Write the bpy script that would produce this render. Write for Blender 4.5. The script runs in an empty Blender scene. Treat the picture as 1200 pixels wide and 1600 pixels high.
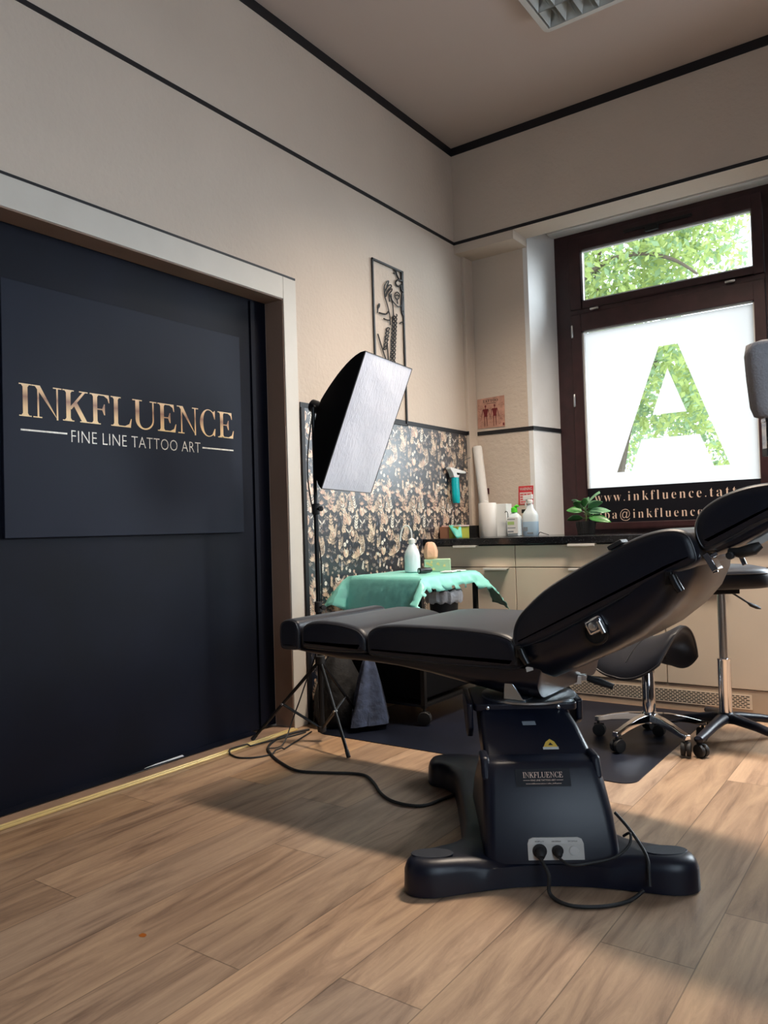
import bpy, bmesh, math, random
from mathutils import Vector, Matrix, noise
from mathutils.geometry import tessellate_polygon
PI = math.pi
S = bpy.context.scene
COL = S.collection

# ------------------------------------------------------------------ camera
F = Vector((-0.57916, 0.81482, 0.02509)).normalized()
CAM_LOC = Vector((2.534, -4.459, 0.93))
ROLL = -0.03026
_r = Vector((math.cos(-0.61788), -math.sin(-0.61788), 0)); _u = _r.cross(F)
R2 = math.cos(ROLL)*_r + math.sin(ROLL)*_u
U2 = -math.sin(ROLL)*_r + math.cos(ROLL)*_u
cam = bpy.data.cameras.new('camera'); cam_o = bpy.data.objects.new('camera', cam); COL.objects.link(cam_o)
cam.sensor_fit = 'VERTICAL'; cam.sensor_height = 36.0; cam.lens = 1209.7/1600*36.0
cam.clip_start = 0.02; cam.clip_end = 200
cam_o.matrix_world = Matrix(((R2.x, U2.x, -F.x, CAM_LOC.x), (R2.y, U2.y, -F.y, CAM_LOC.y), (R2.z, U2.z, -F.z, CAM_LOC.z), (0, 0, 0, 1)))
S.camera = cam_o

# ------------------------------------------------------------------ world, lights, exposure
S.view_settings.view_transform = 'Standard'; S.view_settings.look = 'None'
S.view_settings.gamma = 1.0; S.view_settings.use_curve_mapping = False
S.view_settings.exposure = 0.0
S.cycles.use_denoising = True
S.cycles.max_bounces = 8; S.cycles.diffuse_bounces = 5; S.cycles.glossy_bounces = 4
S.cycles.transmission_bounces = 6; S.cycles.transparent_max_bounces = 12
S.cycles.sample_clamp_indirect = 6.0; S.cycles.caustics_reflective = False; S.cycles.caustics_refractive = False
W = bpy.data.worlds.new('overcast_sky'); S.world = W; W.use_nodes = True
W.node_tree.nodes['Background'].inputs[0].default_value = (0.84, 0.92, 1.0, 1)
W.node_tree.nodes['Background'].inputs[1].default_value = 4.2

def area(name, loc, target, sx, sy, power, color, spread=180):
    l = bpy.data.lights.new(name, 'AREA'); l.shape = 'RECTANGLE'; l.size = sx; l.size_y = sy
    l.energy = power; l.color = color; l.spread = math.radians(spread)
    o = bpy.data.objects.new(name, l); COL.objects.link(o); o.location = loc
    d = Vector(target) - Vector(loc)
    o.rotation_euler = d.to_track_quat('-Z', 'Y').to_euler()
    return o
# fluorescent luminaire by the window (its louvre cuts the light off sideways)
area('luminaire_light', (1.66, -1.08, 3.372), (1.66, -1.08, 0), 1.15, 0.20, 78, (1.0, 0.84, 0.68), 116)
# cool fill added behind the camera, set as a window in the right-hand wall
area('side_cool_fill', (3.86, -4.3, 1.65), (0.6, -3.0, 1.1), 1.3, 1.6, 20, (0.62, 0.78, 1.0), 170)
# daylight through the next window along the back wall, right of the picture
area('street_window_daylight', (2.95, 0.36, 1.85), (0.9, -2.3, 0.3), 1.1, 1.7, 58, (0.80, 0.90, 1.0), 150)
# bright sky low over the street, coming in through the window
sl = bpy.data.lights.new('sky_glow', 'SUN'); sl.energy = 12.0; sl.angle = math.radians(50); sl.color = (0.86, 0.93, 1.0)
so = bpy.data.objects.new('sky_glow', sl); COL.objects.link(so)
so.rotation_euler = Vector((-0.95, -1.0, -0.50)).to_track_quat('-Z', 'Y').to_euler(); so.location = (5, 5, 5)

# ------------------------------------------------------------------ materials
MATS = {}
def mat(name, color=(0.5, 0.5, 0.5), rough=0.5, metal=0.0, spec=0.5, bump=0.0, bscale=80.0, var=0.0, vscale=6.0, coat=0.0, crough=0.12, trans=0.0, bdist=0.002, sheen=0.0):
    m = bpy.data.materials.new(name); m.use_nodes = True; nt = m.node_tree; b = nt.nodes['Principled BSDF']
    b.inputs['Base Color'].default_value = (*color, 1); b.inputs['Roughness'].default_value = rough
    b.inputs['Metallic'].default_value = metal; b.inputs['Specular IOR Level'].default_value = spec
    b.inputs['Coat Weight'].default_value = coat; b.inputs['Coat Roughness'].default_value = crough
    b.inputs['Sheen Weight'].default_value = sheen
    if trans: b.inputs['Transmission Weight'].default_value = trans
    tc = nt.nodes.new('ShaderNodeTexCoord')
    if bump:
        n = nt.nodes.new('ShaderNodeTexNoise'); n.inputs['Scale'].default_value = bscale; n.inputs['Detail'].default_value = 4
        nt.links.new(tc.outputs['Object'], n.inputs['Vector'])
        bp = nt.nodes.new('ShaderNodeBump'); bp.inputs['Strength'].default_value = bump; bp.inputs['Distance'].default_value = bdist
        nt.links.new(n.outputs['Fac'], bp.inputs['Height']); nt.links.new(bp.outputs[0], b.inputs['Normal'])
    if var:
        n2 = nt.nodes.new('ShaderNodeTexNoise'); n2.inputs['Scale'].default_value = vscale; n2.inputs['Detail'].default_value = 5
        nt.links.new(tc.outputs['Object'], n2.inputs['Vector'])
        r = nt.nodes.new('ShaderNodeValToRGB')
        r.color_ramp.elements[0].position = 0.3; r.color_ramp.elements[1].position = 0.7
        r.color_ramp.elements[0].color = (*[c*(1-var) for c in color], 1); r.color_ramp.elements[1].color = (*[min(1, c*(1+var)) for c in color], 1)
        nt.links.new(n2.outputs['Fac'], r.inputs[0]); nt.links.new(r.outputs[0], b.inputs['Base Color'])
    MATS[name] = m; return m

M = MATS
mat('wall_paint', (0.61, 0.52, 0.44), 0.85, spec=0.2, bump=0.55, bscale=42, var=0.04, vscale=2.0, bdist=0.006)
mat('fill_cut_dark', (0.030, 0.028, 0.032), 0.8, spec=0.2, bump=0.3, bscale=42)  # dark colour added on the unseen walls to deepen reflections and cut fill
mat('daylit_reveal_paint', (0.78, 0.78, 0.78), 0.7, spec=0.3, bump=0.3, bscale=30, var=0.03, bdist=0.004)  # whitened so the paint colour carries the daylight on the reveal
mat('casing_paint', (0.62, 0.58, 0.52), 0.45, bump=0.1, bscale=60, var=0.03)
mat('jamb_paint', (0.30, 0.20, 0.15), 0.5, bump=0.1, bscale=60, var=0.05)
mat('ceiling_paint', (0.52, 0.44, 0.40), 0.9, spec=0.2, bump=0.15, bscale=60)
mat('black_tape', (0.006, 0.006, 0.009), 0.5)
mat('door_black', (0.003, 0.0045, 0.012), 0.58, spec=0.20, bump=0.06, bscale=12, var=0.3, vscale=3)
mat('sign_navy', (0.010, 0.014, 0.028), 0.60, spec=0.22, var=0.12, vscale=2.0)
mat('paper_black', (0.006, 0.010, 0.022), 0.36, spec=0.9, bump=0.05, bscale=30, coat=0.9, crough=0.34)
for k, c in enumerate(((0.70, 0.55, 0.40), (0.62, 0.41, 0.30), (0.80, 0.74, 0.65), (0.28, 0.22, 0.19), (0.24, 0.27, 0.33), (0.40, 0.30, 0.22))):
    mat('petal_%d' % k, c, 0.38, spec=0.8, var=0.3, vscale=60, coat=0.8, crough=0.34)
mat('cabinet', (0.70, 0.60, 0.49), 0.32, bump=0.03, bscale=20, var=0.02)
mat('carcass', (0.07, 0.05, 0.04), 0.7)
mat('plinth', (0.48, 0.38, 0.29), 0.35)
mat('slot_dark', (0.02, 0.018, 0.016), 0.8)
mat('steel', (0.62, 0.62, 0.62), 0.28, metal=1.0)
mat('chrome', (0.78, 0.78, 0.80), 0.07, metal=1.0)
mat('steel_worn', (0.45, 0.50, 0.54), 0.35, metal=1.0, bump=0.2, bscale=100)
mat('white_handle', (0.72, 0.70, 0.67), 0.3)
mat('leather', (0.004, 0.005, 0.011), 0.40, spec=0.35, sheen=0.10, bump=0.25, bscale=260, bdist=0.0006)
mat('piping', (0.016, 0.016, 0.02), 0.4)
mat('shell_plastic', (0.004, 0.005, 0.011), 0.30, spec=0.45, bump=0.05, bscale=200, bdist=0.0004)
mat('pad_plastic', (0.010, 0.015, 0.028), 0.5, bump=0.3, bscale=300, bdist=0.001)
mat('base_plastic', (0.004, 0.006, 0.016), 0.38, spec=0.40, bump=0.12, bscale=350, bdist=0.0005)  # blue of the cool sheen is put into the black base colour
mat('rubber', (0.012, 0.012, 0.013), 0.6)
mat('rubber_grey', (0.10, 0.10, 0.10), 0.5)
mat('black_metal', (0.012, 0.012, 0.013), 0.3, metal=0.3)
mat('socket_plate', (0.50, 0.49, 0.46), 0.45)
mat('label_white', (0.62, 0.62, 0.60), 0.5)
mat('label_grey', (0.22, 0.26, 0.30), 0.5)
mat('yellow', (0.75, 0.50, 0.08), 0.5)
mat('ink', (0.01, 0.01, 0.01), 0.6)
mat('mat_vinyl', (0.004, 0.006, 0.014), 0.42, spec=0.35, bump=0.15, bscale=18, var=0.25, vscale=5)
mat('brass', (0.78, 0.60, 0.26), 0.35, metal=0.25)
mat('window_wood', (0.035, 0.012, 0.014), 0.38, bump=0.25, bscale=30, var=0.3, vscale=14)
mat('band_black', (0.005, 0.005, 0.009), 0.45, spec=0.25)
mat('rose_gold', (0.78, 0.58, 0.46), 0.4)
mat('granite_spot', (0.01, 0.01, 0.011), 0.15)
mat('softbox_black', (0.004, 0.004, 0.005), 0.85, spec=0.1)
mat('cloth_green', (0.22, 0.62, 0.54), 0.4, bump=0.3, bscale=40)
mat('paper_white', (0.80, 0.79, 0.77), 0.85, bump=0.3, bscale=90)
mat('plastic_white', (0.78, 0.80, 0.80), 0.35)
mat('plastic_clear', (0.70, 0.80, 0.86), 0.22)
mat('plastic_bag', (0.80, 0.81, 0.83), 0.25, bump=1.0, bscale=28, bdist=0.012)
mat('blue_liquid', (0.42, 0.60, 0.78), 0.2)
mat('teal', (0.0, 0.42, 0.47), 0.25)
mat('lime', (0.10, 0.72, 0.04), 0.35)
mat('label_green', (0.45, 0.65, 0.25), 0.5)
mat('cardboard', (0.36, 0.17, 0.10), 0.75, var=0.1)
mat('carton_green', (0.42, 0.45, 0.06), 0.6)
mat('teal_sheet', (0.12, 0.60, 0.50), 0.5)
mat('tissue_pattern', (0.42, 0.58, 0.40), 0.55)
mat('tissue_yellow', (0.78, 0.66, 0.28), 0.55)
mat('peach', (0.72, 0.42, 0.28), 0.7, bump=0.4, bscale=25, bdist=0.01)
mat('poster_paper', (0.50, 0.27, 0.20), 0.6, var=0.25, vscale=22)
mat('poster_red', (0.14, 0.008, 0.012), 0.6)
mat('sign_red', (0.62, 0.03, 0.04), 0.5)
mat('sign_pink', (0.72, 0.55, 0.53), 0.6)
mat('maroon', (0.06, 0.01, 0.02), 0.5)
mat('pot_black', (0.012, 0.013, 0.014), 0.5)
mat('soil', (0.03, 0.02, 0.012), 0.95, bump=0.6, bscale=80)
mat('leaf', (0.06, 0.24, 0.06), 0.28, spec=0.6, var=0.35, vscale=15)
mat('leaf_pale', (0.16, 0.36, 0.20), 0.25, spec=0.6, var=0.2, vscale=15)
mat('stem', (0.12, 0.16, 0.05), 0.6)
mat('grey_fabric', (0.36, 0.36, 0.38), 0.95, spec=0.1, bump=1.0, bscale=170, bdist=0.004)
mat('lamp_body', (0.55, 0.55, 0.53), 0.5)
mat('louvre', (0.66, 0.68, 0.66), 0.45, metal=0.7)
mat('tube_glass', (0.7, 0.72, 0.72), 0.3)
mat('art_black', (0.010, 0.010, 0.012), 0.5)
mat('denim', (0.04, 0.055, 0.10), 0.9, bump=0.8, bscale=25, bdist=0.01, var=0.4, vscale=25)
mat('bag_black', (0.005, 0.005, 0.006), 0.8, bump=0.8, bscale=12, bdist=0.02)
mat('bark', (0.10, 0.08, 0.06), 0.9, bump=0.8, bscale=12, bdist=0.02)
mat('pavement', (0.30, 0.30, 0.29), 0.9, var=0.1)
mat('orange_stain', (0.35, 0.10, 0.01), 0.4)
mat('torn_white', (0.75, 0.76, 0.78), 0.6)
mat('threshold_wood', (0.34, 0.22, 0.15), 0.5, var=0.2, vscale=8)

def softbox_white():
    m = mat('softbox_fabric', (0.90, 0.89, 0.95), 0.7); nt = m.node_tree; b = nt.nodes['Principled BSDF']
    tc = nt.nodes.new('ShaderNodeTexCoord'); mp = nt.nodes.new('ShaderNodeMapping'); mp.inputs['Scale'].default_value = (30, 30, 5)
    n = nt.nodes.new('ShaderNodeTexNoise'); n.inputs['Scale'].default_value = 1.6; n.inputs['Detail'].default_value = 7; n.inputs['Distortion'].default_value = 1.2
    bp = nt.nodes.new('ShaderNodeBump'); bp.inputs['Strength'].default_value = 0.4; bp.inputs['Distance'].default_value = 0.010
    nt.links.new(tc.outputs['Object'], mp.inputs[0]); nt.links.new(mp.outputs[0], n.inputs['Vector'])
    nt.links.new(n.outputs['Fac'], bp.inputs['Height']); nt.links.new(bp.outputs[0], b.inputs['Normal'])
softbox_white()

def gold_print():
    m = mat('gold_print', (0.8, 0.55, 0.3), 0.42); nt = m.node_tree; b = nt.nodes['Principled BSDF']
    tc = nt.nodes.new('ShaderNodeTexCoord'); sp = nt.nodes.new('ShaderNodeSeparateXYZ'); nt.links.new(tc.outputs['Object'], sp.inputs[0])
    mr = nt.nodes.new('ShaderNodeMapRange'); mr.inputs[1].default_value = 0.432; mr.inputs[2].default_value = 0.556
    nt.links.new(sp.outputs[2], mr.inputs[0]); r = nt.nodes.new('ShaderNodeValToRGB'); e = r.color_ramp.elements
    e[0].position = 0; e[0].color = (0.92, 0.68, 0.36, 1); e[1].position = 1; e[1].color = (0.90, 0.66, 0.40, 1)
    for p, c in ((0.30, (0.85, 0.56, 0.28, 1)), (0.60, (0.36, 0.18, 0.11, 1)), (0.80, (0.80, 0.52, 0.28, 1))):
        x = r.color_ramp.elements.new(p); x.color = c
    nt.links.new(mr.outputs[0], r.inputs[0]); nt.links.new(r.outputs[0], b.inputs['Base Color'])
gold_print()

def granite():
    m = mat('granite', (0.01, 0.01, 0.012), 0.14, spec=0.6); nt = m.node_tree; b = nt.nodes['Principled BSDF']
    tc = nt.nodes.new('ShaderNodeTexCoord'); n = nt.nodes.new('ShaderNodeTexVoronoi'); n.inputs['Scale'].default_value = 130
    nt.links.new(tc.outputs['Object'], n.inputs['Vector']); r = nt.nodes.new('ShaderNodeValToRGB'); e = r.color_ramp.elements
    e[0].position = 0.0; e[0].color = (0.22, 0.23, 0.25, 1); e[1].position = 0.22; e[1].color = (0.008, 0.008, 0.010, 1)
    nt.links.new(n.outputs['Distance'], r.inputs[0]); nt.links.new(r.outputs[0], b.inputs['Base Color'])
granite()

def glassmat():
    m = bpy.data.materials.new('window_glass'); m.use_nodes = True; nt = m.node_tree; nt.nodes.clear()
    o = nt.nodes.new('ShaderNodeOutputMaterial'); t = nt.nodes.new('ShaderNodeBsdfTransparent'); g = nt.nodes.new('ShaderNodeBsdfGlossy')
    g.inputs['Roughness'].default_value = 0.02; mx = nt.nodes.new('ShaderNodeMixShader'); mx.inputs[0].default_value = 0.06
    t.inputs[0].default_value = (0.97, 0.99, 0.98, 1)
    nt.links.new(t.outputs[0], mx.inputs[1]); nt.links.new(g.outputs[0], mx.inputs[2]); nt.links.new(mx.outputs[0], o.inputs[0]); M['glass'] = m
    m = bpy.data.materials.new('frosted_film'); m.use_nodes = True; nt = m.node_tree; nt.nodes.clear()
    o = nt.nodes.new('ShaderNodeOutputMaterial'); t = nt.nodes.new('ShaderNodeBsdfTranslucent'); g = nt.nodes.new('ShaderNodeBsdfDiffuse')
    t.inputs[0].default_value = (0.34, 0.33, 0.33, 1); g.inputs[0].default_value = (0.8, 0.8, 0.8, 1)
    mx = nt.nodes.new('ShaderNodeMixShader'); mx.inputs[0].default_value = 0.25
    nt.links.new(t.outputs[0], mx.inputs[1]); nt.links.new(g.outputs[0], mx.inputs[2]); nt.links.new(mx.outputs[0], o.inputs[0]); M['film'] = m
    for nm, c1, c2 in (('foliage_a', (0.34, 0.42, 0.15), (0.55, 0.64, 0.28)), ('foliage_b', (0.24, 0.35, 0.20), (0.38, 0.50, 0.32))):
        m = bpy.data.materials.new(nm); m.use_nodes = True; nt = m.node_tree; nt.nodes.clear()
        o = nt.nodes.new('ShaderNodeOutputMaterial'); t = nt.nodes.new('ShaderNodeBsdfTranslucent'); g = nt.nodes.new('ShaderNodeBsdfDiffuse')
        t.inputs[0].default_value = (*c2, 1); g.inputs[0].default_value = (*c1, 1)
        mx = nt.nodes.new('ShaderNodeMixShader'); mx.inputs[0].default_value = 0.5
        nt.links.new(t.outputs[0], mx.inputs[1]); nt.links.new(g.outputs[0], mx.inputs[2]); nt.links.new(mx.outputs[0], o.inputs[0]); M[nm] = m
glassmat()

def woodfloor():
    m = mat('oak_laminate', (0.4, 0.3, 0.2), 0.38, spec=0.45); nt = m.node_tree; b = nt.nodes['Principled BSDF']; L = nt.links
    def N(t, **kw):
        n = nt.nodes.new(t)
        for k, v in kw.items(): setattr(n, k, v)
        return n
    def math_(op, a, bb=None, c=None):
        n = N('ShaderNodeMath', operation=op)
        for i, v in enumerate((a, bb, c)):
            if v is None: continue
            if isinstance(v, (int, float)): n.inputs[i].default_value = v
            else: L.new(v, n.inputs[i])
        return n.outputs[0]
    tc = N('ShaderNodeTexCoord'); sp = N('ShaderNodeSeparateXYZ'); L.new(tc.outputs['Object'], sp.inputs[0])
    X, Y = sp.outputs[0], sp.outputs[1]
    px = math_('DIVIDE', math_('ADD', X, 10-1.966+0.2025*60), 0.2025)
    row = math_('FLOOR', px); fx = math_('FRACT', px)
    wn = N('ShaderNodeTexWhiteNoise', noise_dimensions='1D'); L.new(row, wn.inputs['W'])
    py = math_('DIVIDE', math_('ADD', math_('ADD', Y, 50.0), math_('MULTIPLY', wn.outputs['Value'], 1.29)), 1.29)
    pid = math_('FLOOR', py); fy = math_('FRACT', py)
    w2 = N('ShaderNodeTexWhiteNoise', noise_dimensions='2D'); cb = N('ShaderNodeCombineXYZ'); L.new(row, cb.inputs[0]); L.new(pid, cb.inputs[1]); L.new(cb.outputs[0], w2.inputs['Vector'])
    rnd = w2.outputs['Value']
    gv = N('ShaderNodeCombineXYZ'); L.new(math_('ADD', math_('MULTIPLY', X, 15.0), math_('MULTIPLY', rnd, 37)), gv.inputs[0])
    L.new(math_('ADD', math_('MULTIPLY', Y, 1.7), math_('MULTIPLY', rnd, 91)), gv.inputs[1])
    big = N('ShaderNodeTexNoise'); big.inputs['Scale'].default_value = 1.0; big.inputs['Detail'].default_value = 6; big.inputs['Roughness'].default_value = 0.6; big.inputs['Distortion'].default_value = 1.4
    L.new(gv.outputs[0], big.inputs['Vector'])
    gv2 = N('ShaderNodeCombineXYZ'); L.new(math_('ADD', math_('MULTIPLY', X, 120.0), math_('MULTIPLY', rnd, 37)), gv2.inputs[0])
    L.new(math_('MULTIPLY', Y, 4.0), gv2.inputs[1])
    fine = N('ShaderNodeTexNoise'); fine.inputs['Scale'].default_value = 1.0; fine.inputs['Detail'].default_value = 5; L.new(gv2.outputs[0], fine.inputs['Vector'])
    # cathedral rings
    wv = N('ShaderNodeMath', operation='SINE'); L.new(math_('MULTIPLY', big.outputs['Fac'], 150.0), wv.inputs[0])
    r1 = N('ShaderNodeValToRGB'); e = r1.color_ramp.elements
    e[0].position = 0.24; e[0].color = (0.150, 0.092, 0.062, 1); e[1].position = 0.78; e[1].color = (0.50, 0.345, 0.225, 1)
    for p, c in ((0.38, (0.285, 0.187, 0.125, 1)), (0.50, (0.385, 0.258, 0.172, 1)), (0.62, (0.445, 0.305, 0.20, 1))):
        x = e.new(p); x.color = c
    L.new(big.outputs['Fac'], r1.inputs[0])
    hs = N('ShaderNodeHueSaturation'); L.new(r1.outputs[0], hs.inputs['Color'])
    L.new(math_('ADD', 0.80, math_('MULTIPLY', rnd, 0.36)), hs.inputs['Value'])
    L.new(math_('ADD', 0.86, math_('MULTIPLY', w2.outputs['Color'], 0.35)), hs.inputs['Saturation'])
    fac = math_('ADD', math_('ADD', 0.74, math_('MULTIPLY', fine.outputs['Fac'], 0.44)), math_('MULTIPLY', wv.outputs[0], 0.035))
    mul = N('ShaderNodeVectorMath', operation='SCALE'); L.new(hs.outputs[0], mul.inputs[0]); L.new(fac, mul.inputs['Scale'])
    # seams
    ex = math_('MINIMUM', fx, math_('SUBTRACT', 1.0, fx)); ey = math_('MINIMUM', fy, math_('SUBTRACT', 1.0, fy))
    sx = math_('GREATER_THAN', ex, 0.007); sy = math_('GREATER_THAN', ey, 0.0011); seam = math_('MULTIPLY', sx, sy)
    sm = math_('ADD', 0.52, math_('MULTIPLY', seam, 0.48))
    # knots
    kv = N('ShaderNodeCombineXYZ'); L.new(math_('MULTIPLY', X, 3.1), kv.inputs[0]); L.new(math_('MULTIPLY', Y, 1.5), kv.inputs[1])
    vo = N('ShaderNodeTexVoronoi'); vo.inputs['Scale'].default_value = 1.3; L.new(kv.outputs[0], vo.inputs['Vector'])
    kr = N('ShaderNodeMapRange'); kr.inputs[1].default_value = 0.0; kr.inputs[2].default_value = 0.075; kr.inputs[3].default_value = 0.45; kr.inputs[4].default_value = 1.0
    L.new(vo.outputs['Distance'], kr.inputs[0])
    mul2 = N('ShaderNodeVectorMath', operation='SCALE'); L.new(mul.outputs[0], mul2.inputs[0]); L.new(math_('MULTIPLY', sm, kr.outputs[0]), mul2.inputs['Scale'])
    L.new(mul2.outputs[0], b.inputs['Base Color'])
    bp = N('ShaderNodeBump'); bp.inputs['Strength'].default_value = 0.25; bp.inputs['Distance'].default_value = 0.001
    L.new(math_('ADD', math_('MULTIPLY', fine.outputs['Fac'], 0.6), seam), bp.inputs['Height']); L.new(bp.outputs[0], b.inputs['Normal'])
    L.new(math_('ADD', 0.30, math_('MULTIPLY', fine.outputs['Fac'], 0.16)), b.inputs['Roughness'])
woodfloor()

# ------------------------------------------------------------------ mesh helpers
class MB:
    def __init__(s): s.v = []; s.f = []; s.m = []; s.mi = 0
    def add(s, vs, fs, mi=None):
        o = len(s.v); s.v += [tuple(v) for v in vs]
        for f in fs: s.f.append([i+o for i in f]); s.m.append(s.mi if mi is None else mi)
        return s
    def box(s, a, b, mi=None):
        x0, y0, z0 = a; x1, y1, z1 = b
        if x0 > x1: x0, x1 = x1, x0
        if y0 > y1: y0, y1 = y1, y0
        if z0 > z1: z0, z1 = z1, z0
        return s.add([(x0,y0,z0),(x1,y0,z0),(x1,y1,z0),(x0,y1,z0),(x0,y0,z1),(x1,y0,z1),(x1,y1,z1),(x0,y1,z1)],
              [(3,2,1,0),(4,5,6,7),(0,1,5,4),(1,2,6,5),(2,3,7,6),(3,0,4,7)], mi)
    def obox(s, c, ax, ay, az, mi=None):       # oriented box: centre and three half-axis vectors
        c = Vector(c); ax = Vector(ax); ay = Vector(ay); az = Vector(az)
        if ax.cross(ay).dot(az) < 0: ax = -ax
        vs = [c + i*ax + j*ay + k*az for k in (-1,1) for i, j in ((-1,-1),(1,-1),(1,1),(-1,1))]
        return s.add(vs, [(3,2,1,0),(4,5,6,7),(0,1,5,4),(1,2,6,5),(2,3,7,6),(3,0,4,7)], mi)
    def rings(s, rs, cap=True, closed=False, mi=None):
        n = len(rs[0]); o = len(s.v); m_ = s.mi if mi is None else mi
        for r in rs: s.v += [tuple(p) for p in r]
        k = len(rs)
        for i in range(k if closed else k-1):
            a = o+i*n; b = o+((i+1) % k)*n
            for j in range(n):
                s.f.append([a+j, a+(j+1) % n, b+(j+1) % n, b+j]); s.m.append(m_)
        if cap and not closed:
            s.f.append([o+j for j in range(n)][::-1]); s.m.append(m_)
            s.f.append([o+(k-1)*n+j for j in range(n)]); s.m.append(m_)
        return s
    def tube(s, pts, r, seg=10, closed=False, mi=None, flat=None):
        pts = [Vector(p) for p in pts]; n = len(pts); rs = []
        up = None
        for i, p in enumerate(pts):
            if closed: t = pts[(i+1) % n]-pts[i-1]
            else: t = pts[min(i+1, n-1)]-pts[max(i-1, 0)]
            if t.length < 1e-9: t = Vector((0,0,1))
            t.normalize()
            if up is None:
                up = Vector((0,0,1)) if abs(t.z) < 0.9 else Vector((1,0,0))
            a = t.cross(up)
            if a.length < 1e-5: a = t.cross(Vector((0.3,1,0.2)))
            a.normalize(); b_ = a.cross(t); b_.normalize(); up = b_
            rr = r[i] if isinstance(r, (list, tuple)) else r
            rs.append([p + rr*(math.cos(2*PI*k/seg)*a + math.sin(2*PI*k/seg)*b_*(flat or 1)) for k in range(seg)])
        return s.rings(rs, not closed, closed, mi)
    def cyl(s, a, b, r, seg=24, r2=None, mi=None): return s.tube([a, b], [r, r if r2 is None else r2], seg, mi=mi)
    def lathe(s, c, prof, seg=28, axis=(0,0,1), mi=None):      # prof: (radius, height) pairs
        ax = Vector(axis).normalized(); a = ax.cross(Vector((0,0,1)) if abs(ax.z) < 0.9 else Vector((1,0,0))).normalized(); b_ = ax.cross(a); c = Vector(c)
        rs = [[c + ax*h + max(r, 1e-5)*(math.cos(2*PI*k/seg)*a + math.sin(2*PI*k/seg)*b_) for k in range(seg)] for r, h in prof]
        return s.rings(rs, True, False, mi)
    def poly(s, pts, mi=None): return s.add(pts, [list(range(len(pts)))], mi)
    def prism(s, pts, d, mi=None):             # planar polygon pushed by vector d
        pts = [Vector(p) for p in pts]; d = Vector(d); n = len(pts); o = len(s.v); m_ = s.mi if mi is None else mi
        tri = tessellate_polygon([pts]) if n > 4 else [tuple(range(n))]
        s.v += [tuple(p) for p in pts] + [tuple(p+d) for p in pts]
        for t in tri:
            s.f.append([o+i for i in t]); s.m.append(m_); s.f.append([o+n+i for i in t][::-1]); s.m.append(m_)
        for j in range(n): s.f.append([o+j, o+n+j, o+n+(j+1) % n, o+(j+1) % n]); s.m.append(m_)
        return s
    def build(s, name, mats, parent=None, smooth=True, bevel=0, segs=3, angle=40, sub=0, weld=True, org=None):
        me = bpy.data.meshes.new(name)
        root = parent
        O = Vector(org) if org is not None else Vector((0,0,0))
        if parent is not None:
            p = parent
            while p is not None: O += Vector(p.location); p = p.parent
        me.from_pydata([tuple(Vector(v)-O) for v in s.v], [], s.f)
        if not isinstance(mats, (list, tuple)): mats = [mats]
        for k in mats: me.materials.append(M[k] if isinstance(k, str) else k)
        me.polygons.foreach_set('material_index', s.m)
        bm = bmesh.new(); bm.from_mesh(me)
        if weld: bmesh.ops.remove_doubles(bm, verts=bm.verts, dist=1e-6)
        bmesh.ops.recalc_face_normals(bm, faces=bm.faces); bm.to_mesh(me); bm.free()
        o = bpy.data.objects.new(name, me); COL.objects.link(o)
        if parent is not None: o.parent = parent
        elif org is not None: o.location = org
        if bevel:
            b = o.modifiers.new('bevel', 'BEVEL'); b.width = bevel; b.segments = segs; b.limit_method = 'ANGLE'; b.angle_limit = math.radians(angle)
        if sub:
            q = o.modifiers.new('sub', 'SUBSURF'); q.levels = sub; q.render_levels = sub
        if smooth:
            for p in me.polygons: p.use_smooth = True
            try: me.set_sharp_from_angle(angle=math.radians(angle if not bevel else 35))
            except Exception: pass
        return o

def empty(name, loc, label, cat, group=None):
    o = bpy.data.objects.new(name, None); COL.objects.link(o); o.location = loc; o.empty_display_size = 0.1
    return tag(o, label, cat, group)
def tag(o, label, cat, group=None):
    o['label'] = label; o['category'] = cat
    if group: o['group'] = group
    return o
def struct(o): o['kind'] = 'structure'; return o
def lab(o, s): o['label'] = s; return o

def cr(pts, n=6, closed=True):                  # Catmull-Rom through 2-D or 3-D points
    pts = [Vector(p) for p in pts]; k = len(pts); out = []
    rng = range(k) if closed else range(k-1)
    for i in rng:
        p0 = pts[(i-1) % k] if closed else pts[max(i-1, 0)]; p1 = pts[i]; p2 = pts[(i+1) % k]; p3 = pts[(i+2) % k] if closed else pts[min(i+2, k-1)]
        for j in range(n):
            t = j/n
            out.append(0.5*((2*p1)+(p2-p0)*t+(2*p0-5*p1+4*p2-p3)*t*t+(3*p1-p0-3*p2+p3)*t*t*t))
    if not closed: out.append(pts[-1])
    return out
def inset2(poly, d):                            # inward offset of a smooth closed 2-D outline
    n = len(poly); A = sum(poly[i].x*poly[(i+1) % n].y-poly[(i+1) % n].x*poly[i].y for i in range(n)); sg = 1 if A > 0 else -1
    out = []
    for i in range(n):
        t = poly[(i+1) % n]-poly[i-1]; t.normalize(); out.append(poly[i]+sg*d*Vector((-t.y, t.x)))
    return out
def pad(mb, outline, y0, y1, r, n=5, mi=None):   # cushion: x-z outline across y, edges rounded by r
    rs = []
    steps = [(0.5*PI*(1-i/n)) for i in range(n+1)]
    for a in steps:                              # near rounding
        rs.append([(p.x, y0+r*(1-math.cos(a)) if False else y0+r-r*math.sin(a), p.y) for p in inset2(outline, r*(1-math.cos(a)))])
    for a in reversed(steps):
        rs.append([(p.x, y1-r+r*math.sin(a), p.y) for p in inset2(outline, r*(1-math.cos(a)))])
    return mb.rings(rs, True, False, mi)
def pipe_line(mb, outline, y, r=0.003): return mb.tube([(p.x, y, p.y) for p in outline], r, 6, closed=True)

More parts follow.
